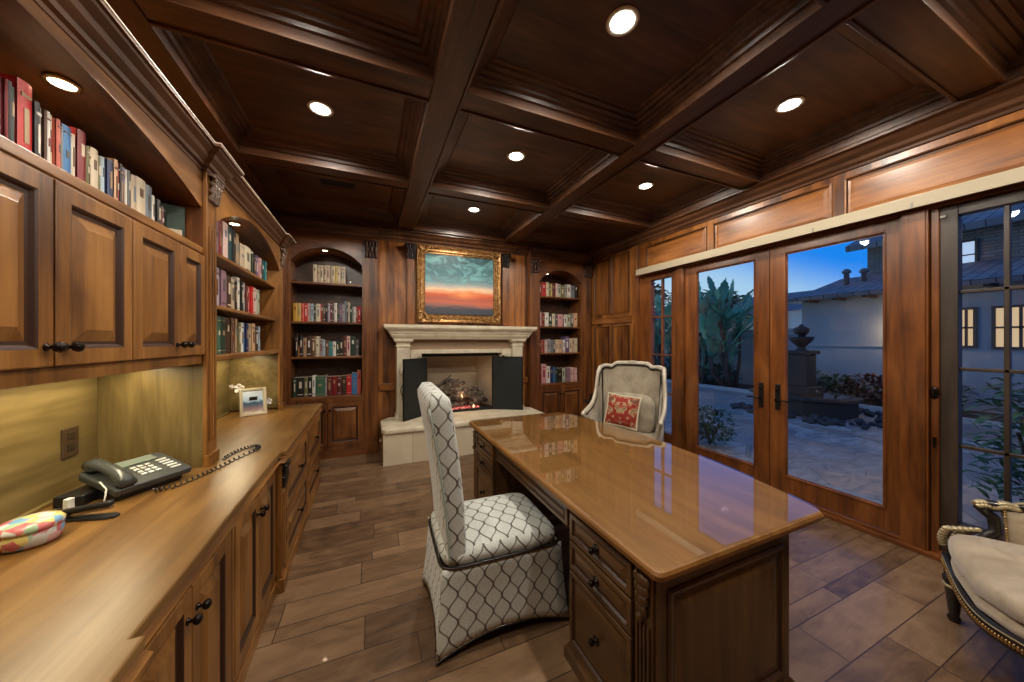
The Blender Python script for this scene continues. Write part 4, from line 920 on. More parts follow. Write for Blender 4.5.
# ------------------------------------------------------------------ desk
def desk():
    D = MW['desk_z']; DY = MW['desk_y']; t = thing('writing_desk', 'large dark wood partners desk with carved corner pilasters and bowed far side', 'desk', (1.35, 1.93, 0))
    def outline(o=0.0):
        pts = []
        def corner(cx, cy, r, a0):
            for k in range(5): a = a0+k/4*PI/2; pts.append((cx+r*math.cos(a), cy+r*math.sin(a)))
        x0, y0, y1 = .865-o, .80-o, 3.07+o; xr = 1.885+o
        corner(x0+.03, y0+.03, .03, PI)
        pts.append((xr-.03, y0)); pts.append((xr, y0+.03))
        for k in range(1, 16):
            u = k/16; y = y0+.03+(y1-y0-.06)*u; pts.append((xr+.165*math.sin(PI*u)**.8, y))
        pts.append((xr, y1-.03)); pts.append((xr-.03, y1)); 
        corner(x0+.03, y1-.03, .03, PI/2)
        return pts
    m = MB(); zs = [(.735, -.028), (.742, -.012), (.752, -.010), (.757, 0.0), (.772, .002), (.782, -.004), (.786, -.012)]
    m.loft([[(x, y, z) for x, y in outline(o)] for z, o in zs])
    obj('desktop', m, [MW['desktop']], t)
    g = thing('glass_sheet', 'clear protective glass sheet covering the desk top', 'glass sheet', (1.35, 1.93, .787))
    m = MB(); m.loft([[(x, y, z) for x, y in outline(-.010)] for z in (.7865, .7925)]); 
    obj('sheet', m, [DESKGLASS], g)
    # pedestals
    def pedestal(y0, y1, near):
        p = MB().box(.905, 1.68, y0, y1, .07, .735)
        ped = obj('pedestal', p, D, t)
        b = MB().sweep([(0, 0), (.028, 0), (.028, .05), (.018, .062), (.012, .075), (.004, .085), (0, .085)], [(.905, y0, 0), (.905, y1, 0), (1.68, y1, 0), (1.68, y0, 0)], -1, loop=True)
        b.box(.90, 1.69, y0, y1, 0, .07)
        obj('base_moulding', b, D, ped)
        d0, d1 = (y0+.10, y1-.012) if near else (y0+.012, y1-.10)
        for (z0, z1) in ((.60, .725), (.46, .59), (.10, .45)):
            mb = MB().rings((.902, d1, z0), (0, -1, 0), (0, 0, 1), d1-d0, z1-z0, (-1, 0, 0), [(0, 0), (0, .016), (.003, .019), (.022, .019), (.028, .010, 1), (.034, .010, 1), (.052, .017), (.054, .018)])
            dr = obj('drawer', mb, [DY, MW['glaze']], t)
            k = MB(); knob(k, (.884, (d0+d1)/2, (z0+z1)/2), (-1, 0, 0), .015)
            k.lathe([(0, 0), (.022, 0), (.020, .004), (0, .005)], (.885, (d0+d1)/2, (z0+z1)/2), 14, M=Matrix.Rotation(-PI/2, 4, 'Y')); obj('knob', k, BRONZE, dr)
        f0, f1 = (y0+.008, y0+.09) if near else (y1-.09, y1-.008)
        mb = MB().box(.893, .905, f0, f1, .09, .735)
        n = 4
        for k in range(n): a = f0+.008+k*(f1-f0-.012)/n; mb.box(.884, .893, a, a+.011, .11, .55)
        pl = obj('fluted_pilaster', mb, D, t, bevel=.003)
        c = MB()
        yy = (f0+f1)/2
        for k in range(4):
            z = .70-k*.035; r = .034-.005*k
            c.ellip((.886, yy, z), .012, r, .024, seg=10, rg=6)
            for s in (-1, 1): c.ellip((.884, yy+s*r*.75, z+.006), .010, .012, .020, seg=7, rg=5)
        c.ellip((.876, yy, .575), .014, .016, .018); obj('acanthus_carving', c, D, pl)
        ye, N, U, O = (y0, (0, -1, 0), (1, 0, 0), (.955, y0-.0, .12)) if near else (y1, (0, 1, 0), (-1, 0, 0), (1.63, y1, .12))
        mb = MB().rings(O, U, (0, 0, 1), .675, .56, N, [(0, 0), (0, .004), (.006, .012), (.02, .010), (.026, .002, 1), (.034, .002, 1), (.07, .010), (.074, .011)])
        obj('side_panel', mb, [D, MW['glaze']], ped)
    pedestal(.845, 1.365, True); pedestal(2.43, 2.97, False)
    obj('apron', MB().box(.92, .94, 1.365, 2.43, .615, .735).box(1.64, 1.66, 1.365, 2.43, .30, .735), DY, t, bevel=.003)
    mb = MB().rings((.918, 2.40, .625), (0, -1, 0), (0, 0, 1), 1.0, .10, (-1, 0, 0), [(0, 0), (0, .014), (.004, .017), (.018, .017), (.023, .010, 1), (.03, .010, 1), (.04, .014), (.042, .015)])
    obj('pencil_drawer', mb, [DY, MW['glaze']], t)
desk()

# ------------------------------------------------------------------ skirted chair
def skirted_chair():
    t = thing('parsons_chair', 'high backed skirted chair in pale trellis brocade pulled up to the desk', 'chair', (.66, 1.86, 0), local=True, rot=math.radians(-2))
    hx, hy = .315, .255      # local +x = front (towards desk)
    # skirt: flared, scalloped hem
    rings = []; N = 48
    def sq(a, hxx, hyy, e=.22):
        c, s = math.cos(a), math.sin(a); return hxx*math.copysign(abs(c)**e, c), hyy*math.copysign(abs(s)**e, s)
    A = [2*PI*(k+.5)/N for k in range(N)]
    # angle list with more corners
    pts0 = []
    per = [(-1, -1), (1, -1), (1, 1), (-1, 1)]
    for i in range(4):
        a, b = per[i], per[(i+1) % 4]
        for k in range(12): u = k/12; pts0.append((a[0]+(b[0]-a[0])*u, a[1]+(b[1]-a[1])*u, u, i))
    for lev in range(9):
        v = lev/8; z0 = .43; ring = []
        for (x, y, u, i) in pts0:
            near_corner = (1-math.sin(PI*u))**2.2
            fl = .012+.035*v**1.5*(0.35+.65*near_corner)
            zb = .012+.062*math.sin(PI*u)**.9
            ring.append(Vector((x*(hx+fl), y*(hy+fl*.8), z0+(zb-z0)*v)))
        rings.append(ring)
    m = MB(); m.loft(rings, caps=False, smooth=True)
    sk = obj('skirt', m, TRELLIS, t)
    md = sk.modifiers.new('t', 'SOLIDIFY'); md.thickness = .006; md.offset = 0
    # hem trim
    obj('hem_band', MB().tube([(p.x*1.004, p.y*1.004, p.z+.004) for p in rings[-1]], .005, 5, loop=True), EBONY, sk)
    # seat
    m = MB(); rr = []
    for z, o in ((.40, -.02), (.425, 0), (.455, .012), (.48, .010), (.505, -.015), (.522, -.07), (.532, -.14)):
        ring = []
        for k in range(56):
            a = 2*PI*k/56; x, y = sq(a, hx+o, hy+o, .28); ring.append(Vector((x+.0, y, z)))
        rr.append(ring)
    m.loft(rr, smooth=True); obj('seat', m, TRELLIS, t)
    w = MB(); 
    ring = [Vector((*sq(2*PI*k/80, hx+.018, hy+.018, .2), .432)) for k in range(80)]
    w.tube(ring, .007, 6, loop=True); obj('welt', w, EBONY, t)
    nh = MB()
    for k in range(0, 80): nh.ellip(ring[k]+Vector((0, 0, .0)), .0085, .0085, .006, seg=6, rg=4)
    obj('nailhead_trim', nh, plain('dark_nailhead', (.06, .045, .03), .3, .7), t)
    # back: gently raked, rounded top rolling backwards
    m = MB(); rr = []
    for i in range(22):
        v = i/21; z = .44+v*.855
        xb = -hx+.012-.115*v**1.5; th = .108+.030*v; hw = hy+.004
        if v > .90: s = math.sqrt(max(1-((v-.90)/.10)**2, 0)); th2 = th*(.55+.45*s); hw2 = hw-.022*(1-s)
        else: th2 = th; hw2 = hw
        if i == 21: th2 = th*.45; hw2 = hw-.035
        ring = []
        for k in range(36):
            a = 2*PI*k/36; x, y = sq(a, th2/2, hw2, .35); ring.append(Vector((xb+th/2-.0+x, y, z)))
        rr.append(ring)
    m.loft(rr, smooth=True); obj('backrest', m, TRELLIS, t)
    for s in (-1, 1):
        pr = [Vector((-hx+.012-.115*(i/20*.91)**1.5+.012, s*(hy+.005), .44+i/20*.78)) for i in range(21)]
        obj('piping', MB().tube(pr, .005, 5), plain('pale_piping', (.40, .48, .44), .6), t)
    for sx in (-1, 1):
        for sy in (-1, 1): obj('leg', MB().box(sx*(hx-.04)-.02, sx*(hx-.04)+.02, sy*(hy-.04)-.02, sy*(hy-.04)+.02, 0, .40), EBONY, t)
skirted_chair()

# ------------------------------------------------------------------ armchairs
def xsec(pts, w):  # helper mirrored
    return pts
def wing_chair():
    t = thing('wing_armchair', 'carved white framed wing armchair in champagne velvet behind the desk', 'armchair', (2.70, 2.96, 0), local=True, rot=math.radians(-56.4))
    w = .385
    # seat rail
    rail = [(-w, -.26), (-w*.6, -.30), (0, -.325), (w*.6, -.30), (w, -.26), (w*.93, .26), (-w*.93, .26)]
    m = MB(); m.prism([(x, y) for x, y in rail], .30, .37); obj('seat_rail', m, PAINTW, t, bevel=.012, seg=3)
    obj('seat_cushion', MB().ellip((0, -.03, .43), .35, .30, .085, seg=32, rg=12, e=.35), VELVET, t)
    for sx in (-1, 1):
        pts = [(sx*(w-.02), -.25, .34), (sx*(w+.005), -.275, .24), (sx*(w-.01), -.26, .12), (sx*(w+.0), -.27, .04), (sx*(w+.01), -.29, .0)]
        obj('leg', MB().tube(pts, [.034, .03, .019, .015, .022], 10), PAINTW, t)
        pts = [(sx*(w-.06), .24, .34), (sx*(w-.06), .27, .18), (sx*(w-.05), .32, .0)]
        obj('leg', MB().tube(pts, [.03, .022, .018], 8), PAINTW, t)
    # back
    def top(u):    # outline of back top: u in -1..1
        a = abs(u)
        if a < .52: return 1.285-.006*(a/.52)**2
        if a < .64: return 1.279-.040*((a-.52)/.12)
        if a < .86: return 1.239+.006*((a-.64)/.22)
        return 1.245-.025*((a-.86)/.14)**2
    rows = []
    for i in range(15):
        v = i/14; ring = []
        for k in range(41):
            u = -1+2*k/40; zt = top(u); z = .36+(zt-.36)*v
            y = .22+.07*v+(-.05)*abs(u)**2.5; hw = .335+.03*v
            ring.append(Vector((u*hw, y, z)))
        rows.append(ring)
    m = MB(); m.loft(rows, caps=False, closed=False, smooth=True)
    b = obj('backrest', m, VELVET, t); md = b.modifiers.new('s', 'SOLIDIFY'); md.thickness = .07; md.offset = 0
    edge = [Vector((r[0].x, r[0].y-.01, r[0].z)) for r in rows[3:]]+[Vector((p.x, p.y-.01, p.z+.008)) for p in rows[-1][1:-1]]+[Vector((r[-1].x, r[-1].y-.01, r[-1].z)) for r in reversed(rows[3:])]
    obj('back_frame', MB().tube(edge, .015, 8), PAINTW, t)
    obj('back_beading', MB().tube([Vector((p.x*.94, p.y-.034, p.z-.028)) for p in edge], .013, 6), EBONY, t, label='dark inner beading of the back')
    crest = MB()
    for k in range(9): crest.ellip((-.08+.02*k, .27, 1.292+.012*math.cos((k-4)*.5)), .014, .012, .012, seg=7, rg=4)
    obj('crest_carving', crest, PAINTW, t)
    # wings sweeping to arms
    for sx in (-1, 1):
        prof = [(.25, 1.235), (.20, 1.225), (.155, 1.17), (.135, 1.08), (.12, .98), (.09, .89), (.03, .82), (-.06, .775), (-.16, .755), (-.25, .735)]
        top_e = []; 
        for j, (y, z) in enumerate(prof):
            u = j/(len(prof)-1); top_e.append(Vector((sx*(.365+.045*math.sin(u*PI*.5)), y, z)))
        bot = [Vector((sx*(w-.045), .24-.5*(j/(len(prof)-1)), .37)) for j in range(len(prof))]
        rows2 = []
        for r in range(6):
            v = r/5; rows2.append([b_.lerp(t_, v)+Vector((-sx*.012*math.sin(v*PI), 0, 0)) for b_, t_ in zip(bot, top_e)])
        m = MB(); m.loft(rows2, caps=False, closed=False, smooth=True)
        o = obj('side_wing', m, VELVET, t); md = o.modifiers.new('s', 'SOLIDIFY'); md.thickness = .045; md.offset = 0
        # rail along the top edge ending in a scroll
        end = top_e[-1]; sc = [end+Vector((0, -.015-.022*math.sin(a), -.022+.022*math.cos(a))) for a in [i*.8 for i in range(1, 7)]]
        obj('arm_rail', MB().tube(top_e+sc, [.020]*len(top_e)+[.018, .017, .016, .015, .013, .010], 8), PAINTW, o)
        obj('scroll_knob', MB().ellip(end+Vector((0, -.03, -.02)), .026, .026, .028), PAINTW, o)
        sup = [end+Vector((0, -.01, -.03)), Vector((sx*(w+.0), -.20, .62)), Vector((sx*(w-.01), -.19, .54)), Vector((sx*(w-.005), -.24, .44)), Vector((sx*(w-.02), -.26, .35))]
        obj('arm_support', MB().tube(sup, [.016, .018, .02, .024, .028], 8), PAINTW, t)
        obj('beading', MB().tube([p+Vector((-sx*.024, -.004, -.026)) for p in top_e], .013, 6), EBONY, t)
    # loose back cushion
    M = Matrix.Rotation(math.radians(-10), 4, 'X')
    obj('back_cushion', MB().ellip((0, .13, .70), .28, .075, .235, M=M, seg=28, rg=12, e=.5), VELVET, t)
    # throw pillow
    a = math.radians(-56.4); cs, sn = math.cos(a), math.sin(a); lx, ly = -.03, -.06
    px, py = 2.70+cs*lx-sn*ly, 2.96+sn*lx+cs*ly
    p = thing('throw_pillow', 'square red and cream damask pillow with cream fringe on the wing armchair', 'pillow', (px, py, .565), local=True, rot=a+math.radians(-4))
    m = MB(); R = []
    def pil(n, e=.0):
        for sgn in (1, -1):
            vs = []; fs = []
            for i in range(n+1):
                for j in range(n+1):
                    u, v = -1+2*i/n, -1+2*j/n; th = .062*((1-u*u)*(1-v*v))**.45
                    pin = 1-.06*(1-abs(u)**2)*0-.0; k = 1-.055*(abs(v)**4*(1-u*u))-.0
                    x = .185*u*(1-.06*(1-v*v)*abs(u)); z = .175*v*(1-.06*(1-u*u)*abs(v)); vs.append(Vector((x, sgn*-th, z)))
            for i in range(n):
                for j in range(n): q = i*(n+1)+j; fs.append((q, q+1, q+n+2, q+n+1))
            m.add(vs, fs, smooth=True)
    pil(14)
    T = Matrix.Translation((0, 0, .19)) @ Matrix.Rotation(math.radians(-14), 4, 'X') @ Matrix.Rotation(math.radians(4), 4, 'Y')
    m.v = [tuple(T @ Vector(q)) for q in m.v]; obj('cover', m, PILLOW, p)
    pts = []
    for (a0, b0) in (((-1, -1), (1, -1)), ((1, -1), (1, 1)), ((1, 1), (-1, 1)), ((-1, 1), (-1, -1))):
        for k in range(10):
            u = a0[0]+(b0[0]-a0[0])*k/10; v = a0[1]+(b0[1]-a0[1])*k/10
            pts.append(T @ Vector((.187*u*(1-.06*(1-v*v)*abs(u)), 0, .177*v*(1-.06*(1-u*u)*abs(v)))))
    obj('fringe', MB().tube(pts, .011, 6, loop=True), plain('cream_fringe', (.66, .58, .42), .8), p)
wing_chair()
def open_armchair():
    A = math.radians(214.8); t = thing('gilt_armchair', 'cream velvet armchair with dark gilt carved frame, cut off at the right edge', 'armchair', (2.85, .24, 0), local=True, rot=A)
    # local: front -y ; seen leg is at local (-w,-f)
    w, f = .40, .33
    path = []
    n = 24
    for k in range(n+1):
        u = -1+2*k/n; path.append(Vector((u*w, -f-.055*math.cos(u*PI*.5)+.0, .285-.035*math.cos(u*PI)*.9)))
    side = [Vector((w, -f+.62*k/6, .30)) for k in range(1, 7)]
    sideL = [Vector((-w, -f+.62-.62*k/6, .30)) for k in range(0, 6)]
    loop = path+side+sideL
    prof = [(-.03, -.035), (.012, -.035), (.020, -.028), (.016, -.012), (.022, .0), (.016, .014), (.02, .028), (.01, .04), (-.03, .04)]
    m = MB(); m.sweep(prof, loop, 1, loop=True); obj('seat_rail', m, EBONY, t)
    bd = MB()
    full = []
    for i in range(len(loop)):
        a, b = loop[i], loop[(i+1) % len(loop)]; L = (b-a).length; k = max(1, int(L/.013))
        for q in range(k): full.append(a.lerp(b, q/k))
    cen = Vector((0, 0, .3))
    for p in full:
        d = Vector((p.x, p.y, 0)).normalized(); o = .020
        nrm = Vector((0, -1, 0)) if p.y < -f+.0001 else Vector((math.copysign(1, p.x), 0, 0)) if p.y < .28 else Vector((0, 1, 0))
        bd.ellip(p+nrm*.020+Vector((0, 0, -.006)), .0062, .0062, .012, seg=6, rg=4)
    obj('beading', bd, GOLD, t, label='gilt bead row along the rail')
    gb = MB().tube([p+Vector((0, -.018, .022)) for p in path], .004, 6); obj('gilt_band', gb, CREAMLEAF, t)
    # deck and cushion
    def slab(z0, z1, gx, gy, e, name, mm):
        m = MB(); rr = []
        for i in range(9):
            v = i/8; z = z0+(z1-z0)*v; s = math.sin(PI*v)**.5 if 0 < v < 1 else 0
            ring = []
            for k in range(64):
                a = 2*PI*k/64; c, sn = math.cos(a), math.sin(a)
                x = (gx-.04*(1-s))*math.copysign(abs(c)**.3, c); y = (gy-.04*(1-s))*math.copysign(abs(sn)**.3, sn)
                bow = -.055*math.cos(max(-1, min(1, x/w))*PI*.5)*(.5-.5*math.copysign(abs(sn)**.5, sn))
                dz = -.035*math.cos(max(-1, min(1, x/w))*PI)*(.5-.5*sn)*.9*(1-v*.3)
                ring.append(Vector((x, y-.02+bow, z+dz)))
            rr.append(ring)
        # crowned top
        top = rr[-1]; c = Vector((0, -.03, z1+.03))
        for q in (.75, .45, .15): rr.append([c+(p-c)*q+Vector((0, 0, (1-q)*.012)) for p in top])
        m.loft(rr, smooth=True); return obj(name, m, mm, t)
    slab(.31, .38, .385, .325, .3, 'seat_deck', SATIN)
    slab(.375, .49, .39, .335, .3, 'seat_cushion', SATIN)
    # legs
    for sx in (-1, 1):
        for sy, yy in ((-1, -f+.012), (1, .27)):
            m = MB().lathe([(.0, 0), (.018, 0), (.024, .008), (.026, .022), (.018, .036), (.020, .042), (.034, .18), (.037, .186), (.037, .20), (.028, .206), (.040, .215), (.042, .24), (0, .245)], (sx*(w-.032), yy, 0), 20)
            lg = obj('leg', m, EBONY, t)
            g = MB().lathe([(.037, .186), (.040, .190), (.040, .198), (.037, .202)], (sx*(w-.032), yy, 0), 20); obj('gilt_collar', g, CREAMLEAF, lg)
        # corner block with leaf
        m = MB().box(sx*w-.035 if sx > 0 else -w-.012, sx*w+.012 if sx > 0 else -w+.035, -f-.012, -f+.05, .235, .40)
        cb = obj('corner_block', m, EBONY, t, bevel=.006)
        lf = MB()
        for k in range(7):
            a = k/6; lf.ellip((sx*(w+.008-.03*a), -f-.012+.03*a*0-.01*math.sin(a*PI), .40+.10*a), .018*(1-.3*a), .020, .014, seg=8, rg=5)
            lf.ellip((sx*(w+.012-.02*a), -f+.02+.03*a, .41+.10*a), .015, .022, .013, seg=8, rg=5)
        for k in range(6): lf.ellip((sx*(w-.02), -f+.0+.02*k, .505+.004*k), .022-.002*k, .016, .012, seg=8, rg=5)
        obj('leaf_carving', lf, CREAMLEAF, cb)
        # arm support and arm
        sup = [Vector((sx*w, -f+.03, .40)), Vector((sx*(w-.005), -f+.10, .46)), Vector((sx*(w+.005), -f+.17, .52)), Vector((sx*(w+.02), -f+.17, .59)), Vector((sx*(w+.03), -f+.12, .645))]
        obj('arm_support', MB().tube(sup, [.03, .026, .024, .024, .022], 10), EBONY, t)
        arm = [Vector((sx*(w+.02), -f+.115, .645)), Vector((sx*(w+.022), -f+.15, .655)), Vector((sx*(w+.02), -f+.24, .66)), Vector((sx*(w+.01), -f+.36, .70)), Vector((sx*(w-.03), .18, .76)), Vector((sx*(w-.06), .26, .86))]
        am = obj('arm', MB().tube(arm, [.022, .030, .024, .022, .024, .026], 10), EBONY, t)
        lf = MB()
        for k in range(12):
            u = k/11; q = arm[0].lerp(arm[2], u) if u < 1 else arm[2]; q = q+Vector((0, 0, .018+.004*math.sin(k)))
            lf.ellip(q, .024, .018, .013, seg=8, rg=5); 
            for s in (-1, 1): lf.ellip(q+Vector((s*.018, 0, -.012)), .012, .016, .011, seg=7, rg=4)
        lf.tube([arm[2]+Vector((0, 0, .024)), arm[3]+Vector((0, 0, .022)), arm[4]+Vector((0, 0, .024))], .008, 6)
        obj('gilt_leaf', lf, CREAMLEAF, am)
        # upholstered side panel below the arm
        rows = []
        for r in range(6):
            v = r/5; rows.append([Vector((sx*(w-.015+.035*v-.02*u), -f+.20+(.58)*u, .40+(.245+.15*u**2)*v)) for u in [i/8 for i in range(9)]])
        m = MB(); m.loft(rows, caps=False, closed=False, smooth=True); o = obj('side_panel', m, SATIN, t); md = o.modifiers.new('s', 'SOLIDIFY'); md.thickness = .04; md.offset = 0
        nl = MB()
        for k in range(18): v = k/17; nl.ellip((sx*(w-.015+.035*v-.026), -f+.195, .40+.245*v), .005, .007, .005, seg=6, rg=4)
        obj('nailheads', nl, GOLD, o)
    rows = []
    for i in range(12):
        v = i/11; rows.append([Vector((u*(.35-.02*v), .26+.10*v-.03*u*u, .36+(.70-.06*u*u)*v)) for u in [-1+2*k/12 for k in range(13)]])
    m = MB(); m.loft(rows, caps=False, closed=False, smooth=True); o = obj('backrest', m, SATIN, t); md = o.modifiers.new('s', 'SOLIDIFY'); md.thickness = .07; md.offset = 0
    edge = [r[0] for r in rows]+list(rows[-1][1:-1])+[r[-1] for r in reversed(rows)]
    obj('back_frame', MB().tube([p+Vector((0, -.02, .01)) for p in edge], .02, 8), EBONY, t)
    # cream lumbar cushion on the seat
    a = A; cs, sn = math.cos(a), math.sin(a); lx, ly = -.12, .12
    p = thing('lumbar_cushion', 'small cream cushion lying on the gilt armchair at the right edge', 'cushion', (2.85+cs*lx-sn*ly, .24+sn*lx+cs*ly, .50), local=True, rot=a)
    obj('cover', MB().ellip((0, .03, .12), .17, .055, .12, M=Matrix.Rotation(math.radians(-12), 4, 'X'), seg=24, rg=10, e=.5), plain('ivory_cloth', (.68, .6, .46), .7), p)
    obj('piping', MB().tube([Vector((.165*math.copysign(abs(math.cos(q))**.5, math.cos(q)), .03, .12+.115*math.copysign(abs(math.sin(q))**.5, math.sin(q)))) for q in [2*PI*k/32 for k in range(32)]], .006, 6, loop=True), CREAMLEAF, p)
open_armchair()
def side_table():
    t = thing('side_table', 'small round dark carved table beside the wing armchair', 'table', (3.22, 4.15, 0))
    x, y = 3.22, 4.15
    obj('table_top', MB().lathe([(0, .60), (.20, .60), (.215, .612), (.215, .622), (.20, .634), (0, .634)], (x, y, 0), 32), EBONY, t)
    obj('pedestal', MB().lathe([(0, .02), (.05, .04), (.035, .10), (.025, .16), (.05, .25), (.03, .34), (.025, .45), (.045, .52), (.08, .60), (0, .60)], (x, y, 0), 18), EBONY, t)
    for k in range(3):
        a = k*2*PI/3+.5; obj('foot', MB().tube([(x, y, .09), (x+.1*math.cos(a), y+.1*math.sin(a), .07), (x+.19*math.cos(a), y+.19*math.sin(a), .018)], [.022, .018, .018], 8), EBONY, t)
    b = thing('decorative_box', 'dark silver edged box on the small table behind the wing armchair', 'box', (x, y, .634))
    obj('body', MB().box(x-.10, x+.10, y-.07, y+.07, .635, .70), EBONY, b, bevel=.006)
    l = obj('lid', MB().box(x-.105, x+.105, y-.075, y+.075, .702, .735), EBONY, b, bevel=.010)
    obj('clasp', MB().box(x-.012, x+.012, y-.082, y-.075, .69, .72), CHROME, l)
side_table()

# ------------------------------------------------------------------ things on the worktop
def worktop_items():
    PH = plain('charcoal_plastic', (.045, .05, .05), .3, 0, .2); PB = plain('black_plastic', (.012, .012, .014), .35)
    t = thing('desk_telephone', 'black office telephone with handset beside the divider pier', 'telephone', (-.985, 2.09, .87), local=True, rot=math.radians(56))
    # local: front (user side) -y, width x
    T = Matrix.Translation((0, 0, .055)) @ Matrix.Rotation(math.radians(16), 4, 'X')
    m = MB(); m.prism([(-.14, -.11), (.14, -.11), (.145, .10), (.13, .115), (-.13, .115), (-.145, .10)], -.0, .032, M=T); obj('body', m, PH, t, bevel=.008, seg=3)
    obj('stand', MB().box(-.12, .12, -.08, .10, 0, .035).box(-.11, .11, .02, .10, .03, .075), PB, t, bevel=.008)
    hs = [T @ Vector((-.105, y, z)) for y, z in ((-.115, .050), (-.08, .064), (-.03, .072), (.03, .072), (.09, .064), (.118, .050))]
    m = MB().tube(hs, [.022, .024, .019, .019, .024, .022], 12, sx=1.25)
    for y in (-.085, .09): m.ellip(T @ Vector((-.105, y, .05)), .030, .028, .02, M=T.to_3x3().to_4x4(), seg=14, rg=8)
    obj('handset', m, PH, t)
    m = MB(); m.obox(T @ Matrix.Translation((.03, .075, .034)), .13, .05, .006); obj('display', m, plain('lcd', (.20, .24, .20), .2), t, bevel=.001)
    for r in range(4):
        for c in range(3): obj('key', MB().obox(T @ Matrix.Translation((-.015+.026*c, .022-.024*r, .035)), .018, .014, .006), plain('key_white', (.62, .62, .58), .5) if (r, c) == (0, 0) else bpy.data.materials['key_white'], t, bevel=.001)
    for r in range(5): obj('line_key', MB().obox(T @ Matrix.Translation((.095, .03-.024*r, .035)), .04, .012, .005), bpy.data.materials['key_white'], t, bevel=.001)
    # coiled cord
    key = [(-.89, 1.985, .885), (-.83, 2.02, .88), (-.78, 2.12, .88), (-.74, 2.22, .88), (-.70, 2.36, .88), (-.645, 2.50, .881), (-.655, 2.57, .881), (-.70, 2.58, .881), (-.745, 2.50, .881), (-.765, 2.38, .881)]
    def cr(P, u):
        n = len(P)-1; i = min(int(u*n), n-1); q = u*n-i; p0, p1, p2, p3 = [Vector(P[max(0, min(n, i+d))]) for d in (-1, 0, 1, 2)]
        return .5*((2*p1)+(-p0+p2)*q+(2*p0-5*p1+4*p2-p3)*q*q+(-p0+3*p1-3*p2+p3)*q**3)
    N = 900; pts = []
    for k in range(N+1):
        u = k/N; c = cr(key, u); d = (cr(key, min(1, u+.01))-cr(key, max(0, u-.01))).normalized(); s = d.cross(Vector((0, 0, 1))).normalized(); a = u*2*PI*38
        pts.append(c+s*math.cos(a)*.009+Vector((0, 0, 1))*math.sin(a)*.008)
    obj('coiled_cord', MB().tube(pts, .0028, 6), PB, t, label='black coiled handset cord')
    for p in bpy.data.objects:
        pass
    # cord was given in world coordinates: bring into the phone frame
    co = bpy.data.objects[[o.name for o in t.children if o.name.startswith('coiled_cord')][0]]
    inv = (Matrix.Translation(t.location) @ Matrix.Rotation(t.rotation_euler.z, 4, 'Z')).inverted()
    co.data.transform(inv)
    # stapler
    t = thing('stapler', 'black stapler beside the telephone on the worktop', 'stapler', (-.99, 1.80, .87), local=True, rot=math.radians(-14))
    m = MB().prism([(-.085, -.018), (.075, -.022), (.095, -.012), (.095, .012), (.075, .022), (-.085, .018)], 0, .010); obj('base', m, PB, t, bevel=.003)
    M = Matrix.Translation((-.075, 0, .028)) @ Matrix.Rotation(math.radians(-9), 4, 'Y')
    m = MB().obox(M @ Matrix.Translation((.075, 0, .004)), .165, .026, .020); obj('arm', m, PB, t, bevel=.008, seg=3)
    obj('magazine', MB().obox(M @ Matrix.Translation((.075, 0, -.012)), .155, .014, .010), CHROME, t)
    obj('hinge', MB().box(-.085, -.055, -.017, .017, .010, .035), PB, t, bevel=.004)
    t = thing('cable_clip', 'white bent clip with thin white wire standing behind the stapler', 'clip', (-1.06, 1.89, .87), local=True, rot=math.radians(-14))
    WP = plain('white_clip', (.72, .72, .70), .4)
    obj('clip', MB().box(-.05, .05, -.006, .006, .0, .012).box(-.05, -.03, -.012, .012, .0, .055), WP, t, bevel=.003)
    obj('wire', MB().tube([(.03, 0, .01), (.07, .01, .03), (.06, .03, .07), (.01, .06, .09), (-.02, .09, .075)], .003, 6), WP, t)
    t = thing('adapter_box', 'flat black box tucked under the left end of the telephone', 'box', (-1.12, 2.02, .87), local=True, rot=math.radians(80))
    obj('body', MB().box(-.07, .07, -.05, .05, 0, .045), PB, t, bevel=.006)
    obj('cable', MB().tube([(-.07, 0, .02), (-.10, -.01, .012), (-.13, .02, .008), (-.14, .06, .006)], .004, 6), PB, t)
    # round multicoloured tin
    def tin():
        m, nt, b = new_mat('rainbow_print'); co = coords(nt); v = nt.nodes.new('ShaderNodeTexVoronoi'); v.inputs['Scale'].default_value = 34; nt.links.new(co, v.inputs['Vector'])
        sp = nt.nodes.new('ShaderNodeSeparateColor'); nt.links.new(v.outputs['Color'], sp.inputs[0])
        c = ramp(nt, sp.outputs[0], [(.0, (.55, .05, .08)), (.18, (.65, .35, .42)), (.34, (.08, .30, .62)), (.5, (.55, .62, .66)), (.64, (.25, .42, .25)), (.78, (.65, .52, .10)), (.9, (.6, .62, .62))], 'CONSTANT')
        n = noise_n(nt, co, 60, 4); nt.links.new(mix(nt, NM(nt, 'MULTIPLY', n, .35), c, (.72, .72, .70)), b.inputs['Base Color']); b.inputs['Roughness'].default_value = .25; return m
    RB = tin()
    t = thing('round_tin', 'round multicoloured glossy tin on the near left worktop', 'tin', (-1.05, 1.66, .87), local=True)
    obj('body', MB().lathe([(0, 0), (.056, 0), (.066, .010), (.070, .03), (.070, .055), (0, .055)], (0, 0, 0), 36), RB, t)
    obj('lid', MB().lathe([(0, .053), (.072, .053), (.073, .066), (.064, .078), (.034, .084), (0, .085)], (0, 0, 0), 36), RB, t)
    # photo frame
    t = thing('photo_frame', 'small cream photo frame standing on the far worktop', 'photo frame', (-.975, 3.70, .87), local=True, rot=math.radians(24))
    T = Matrix.Rotation(math.radians(-12), 4, 'X') @ Matrix.Rotation(math.radians(0), 4, 'Y')
    m = MB().rings((-.10, 0, 0), (1, 0, 0), (0, 0, 1), .20, .25, (0, -1, 0), [(0, -.008), (0, .006), (.004, .010), (.020, .008), (.026, .002), (.028, 0)], cap=False)
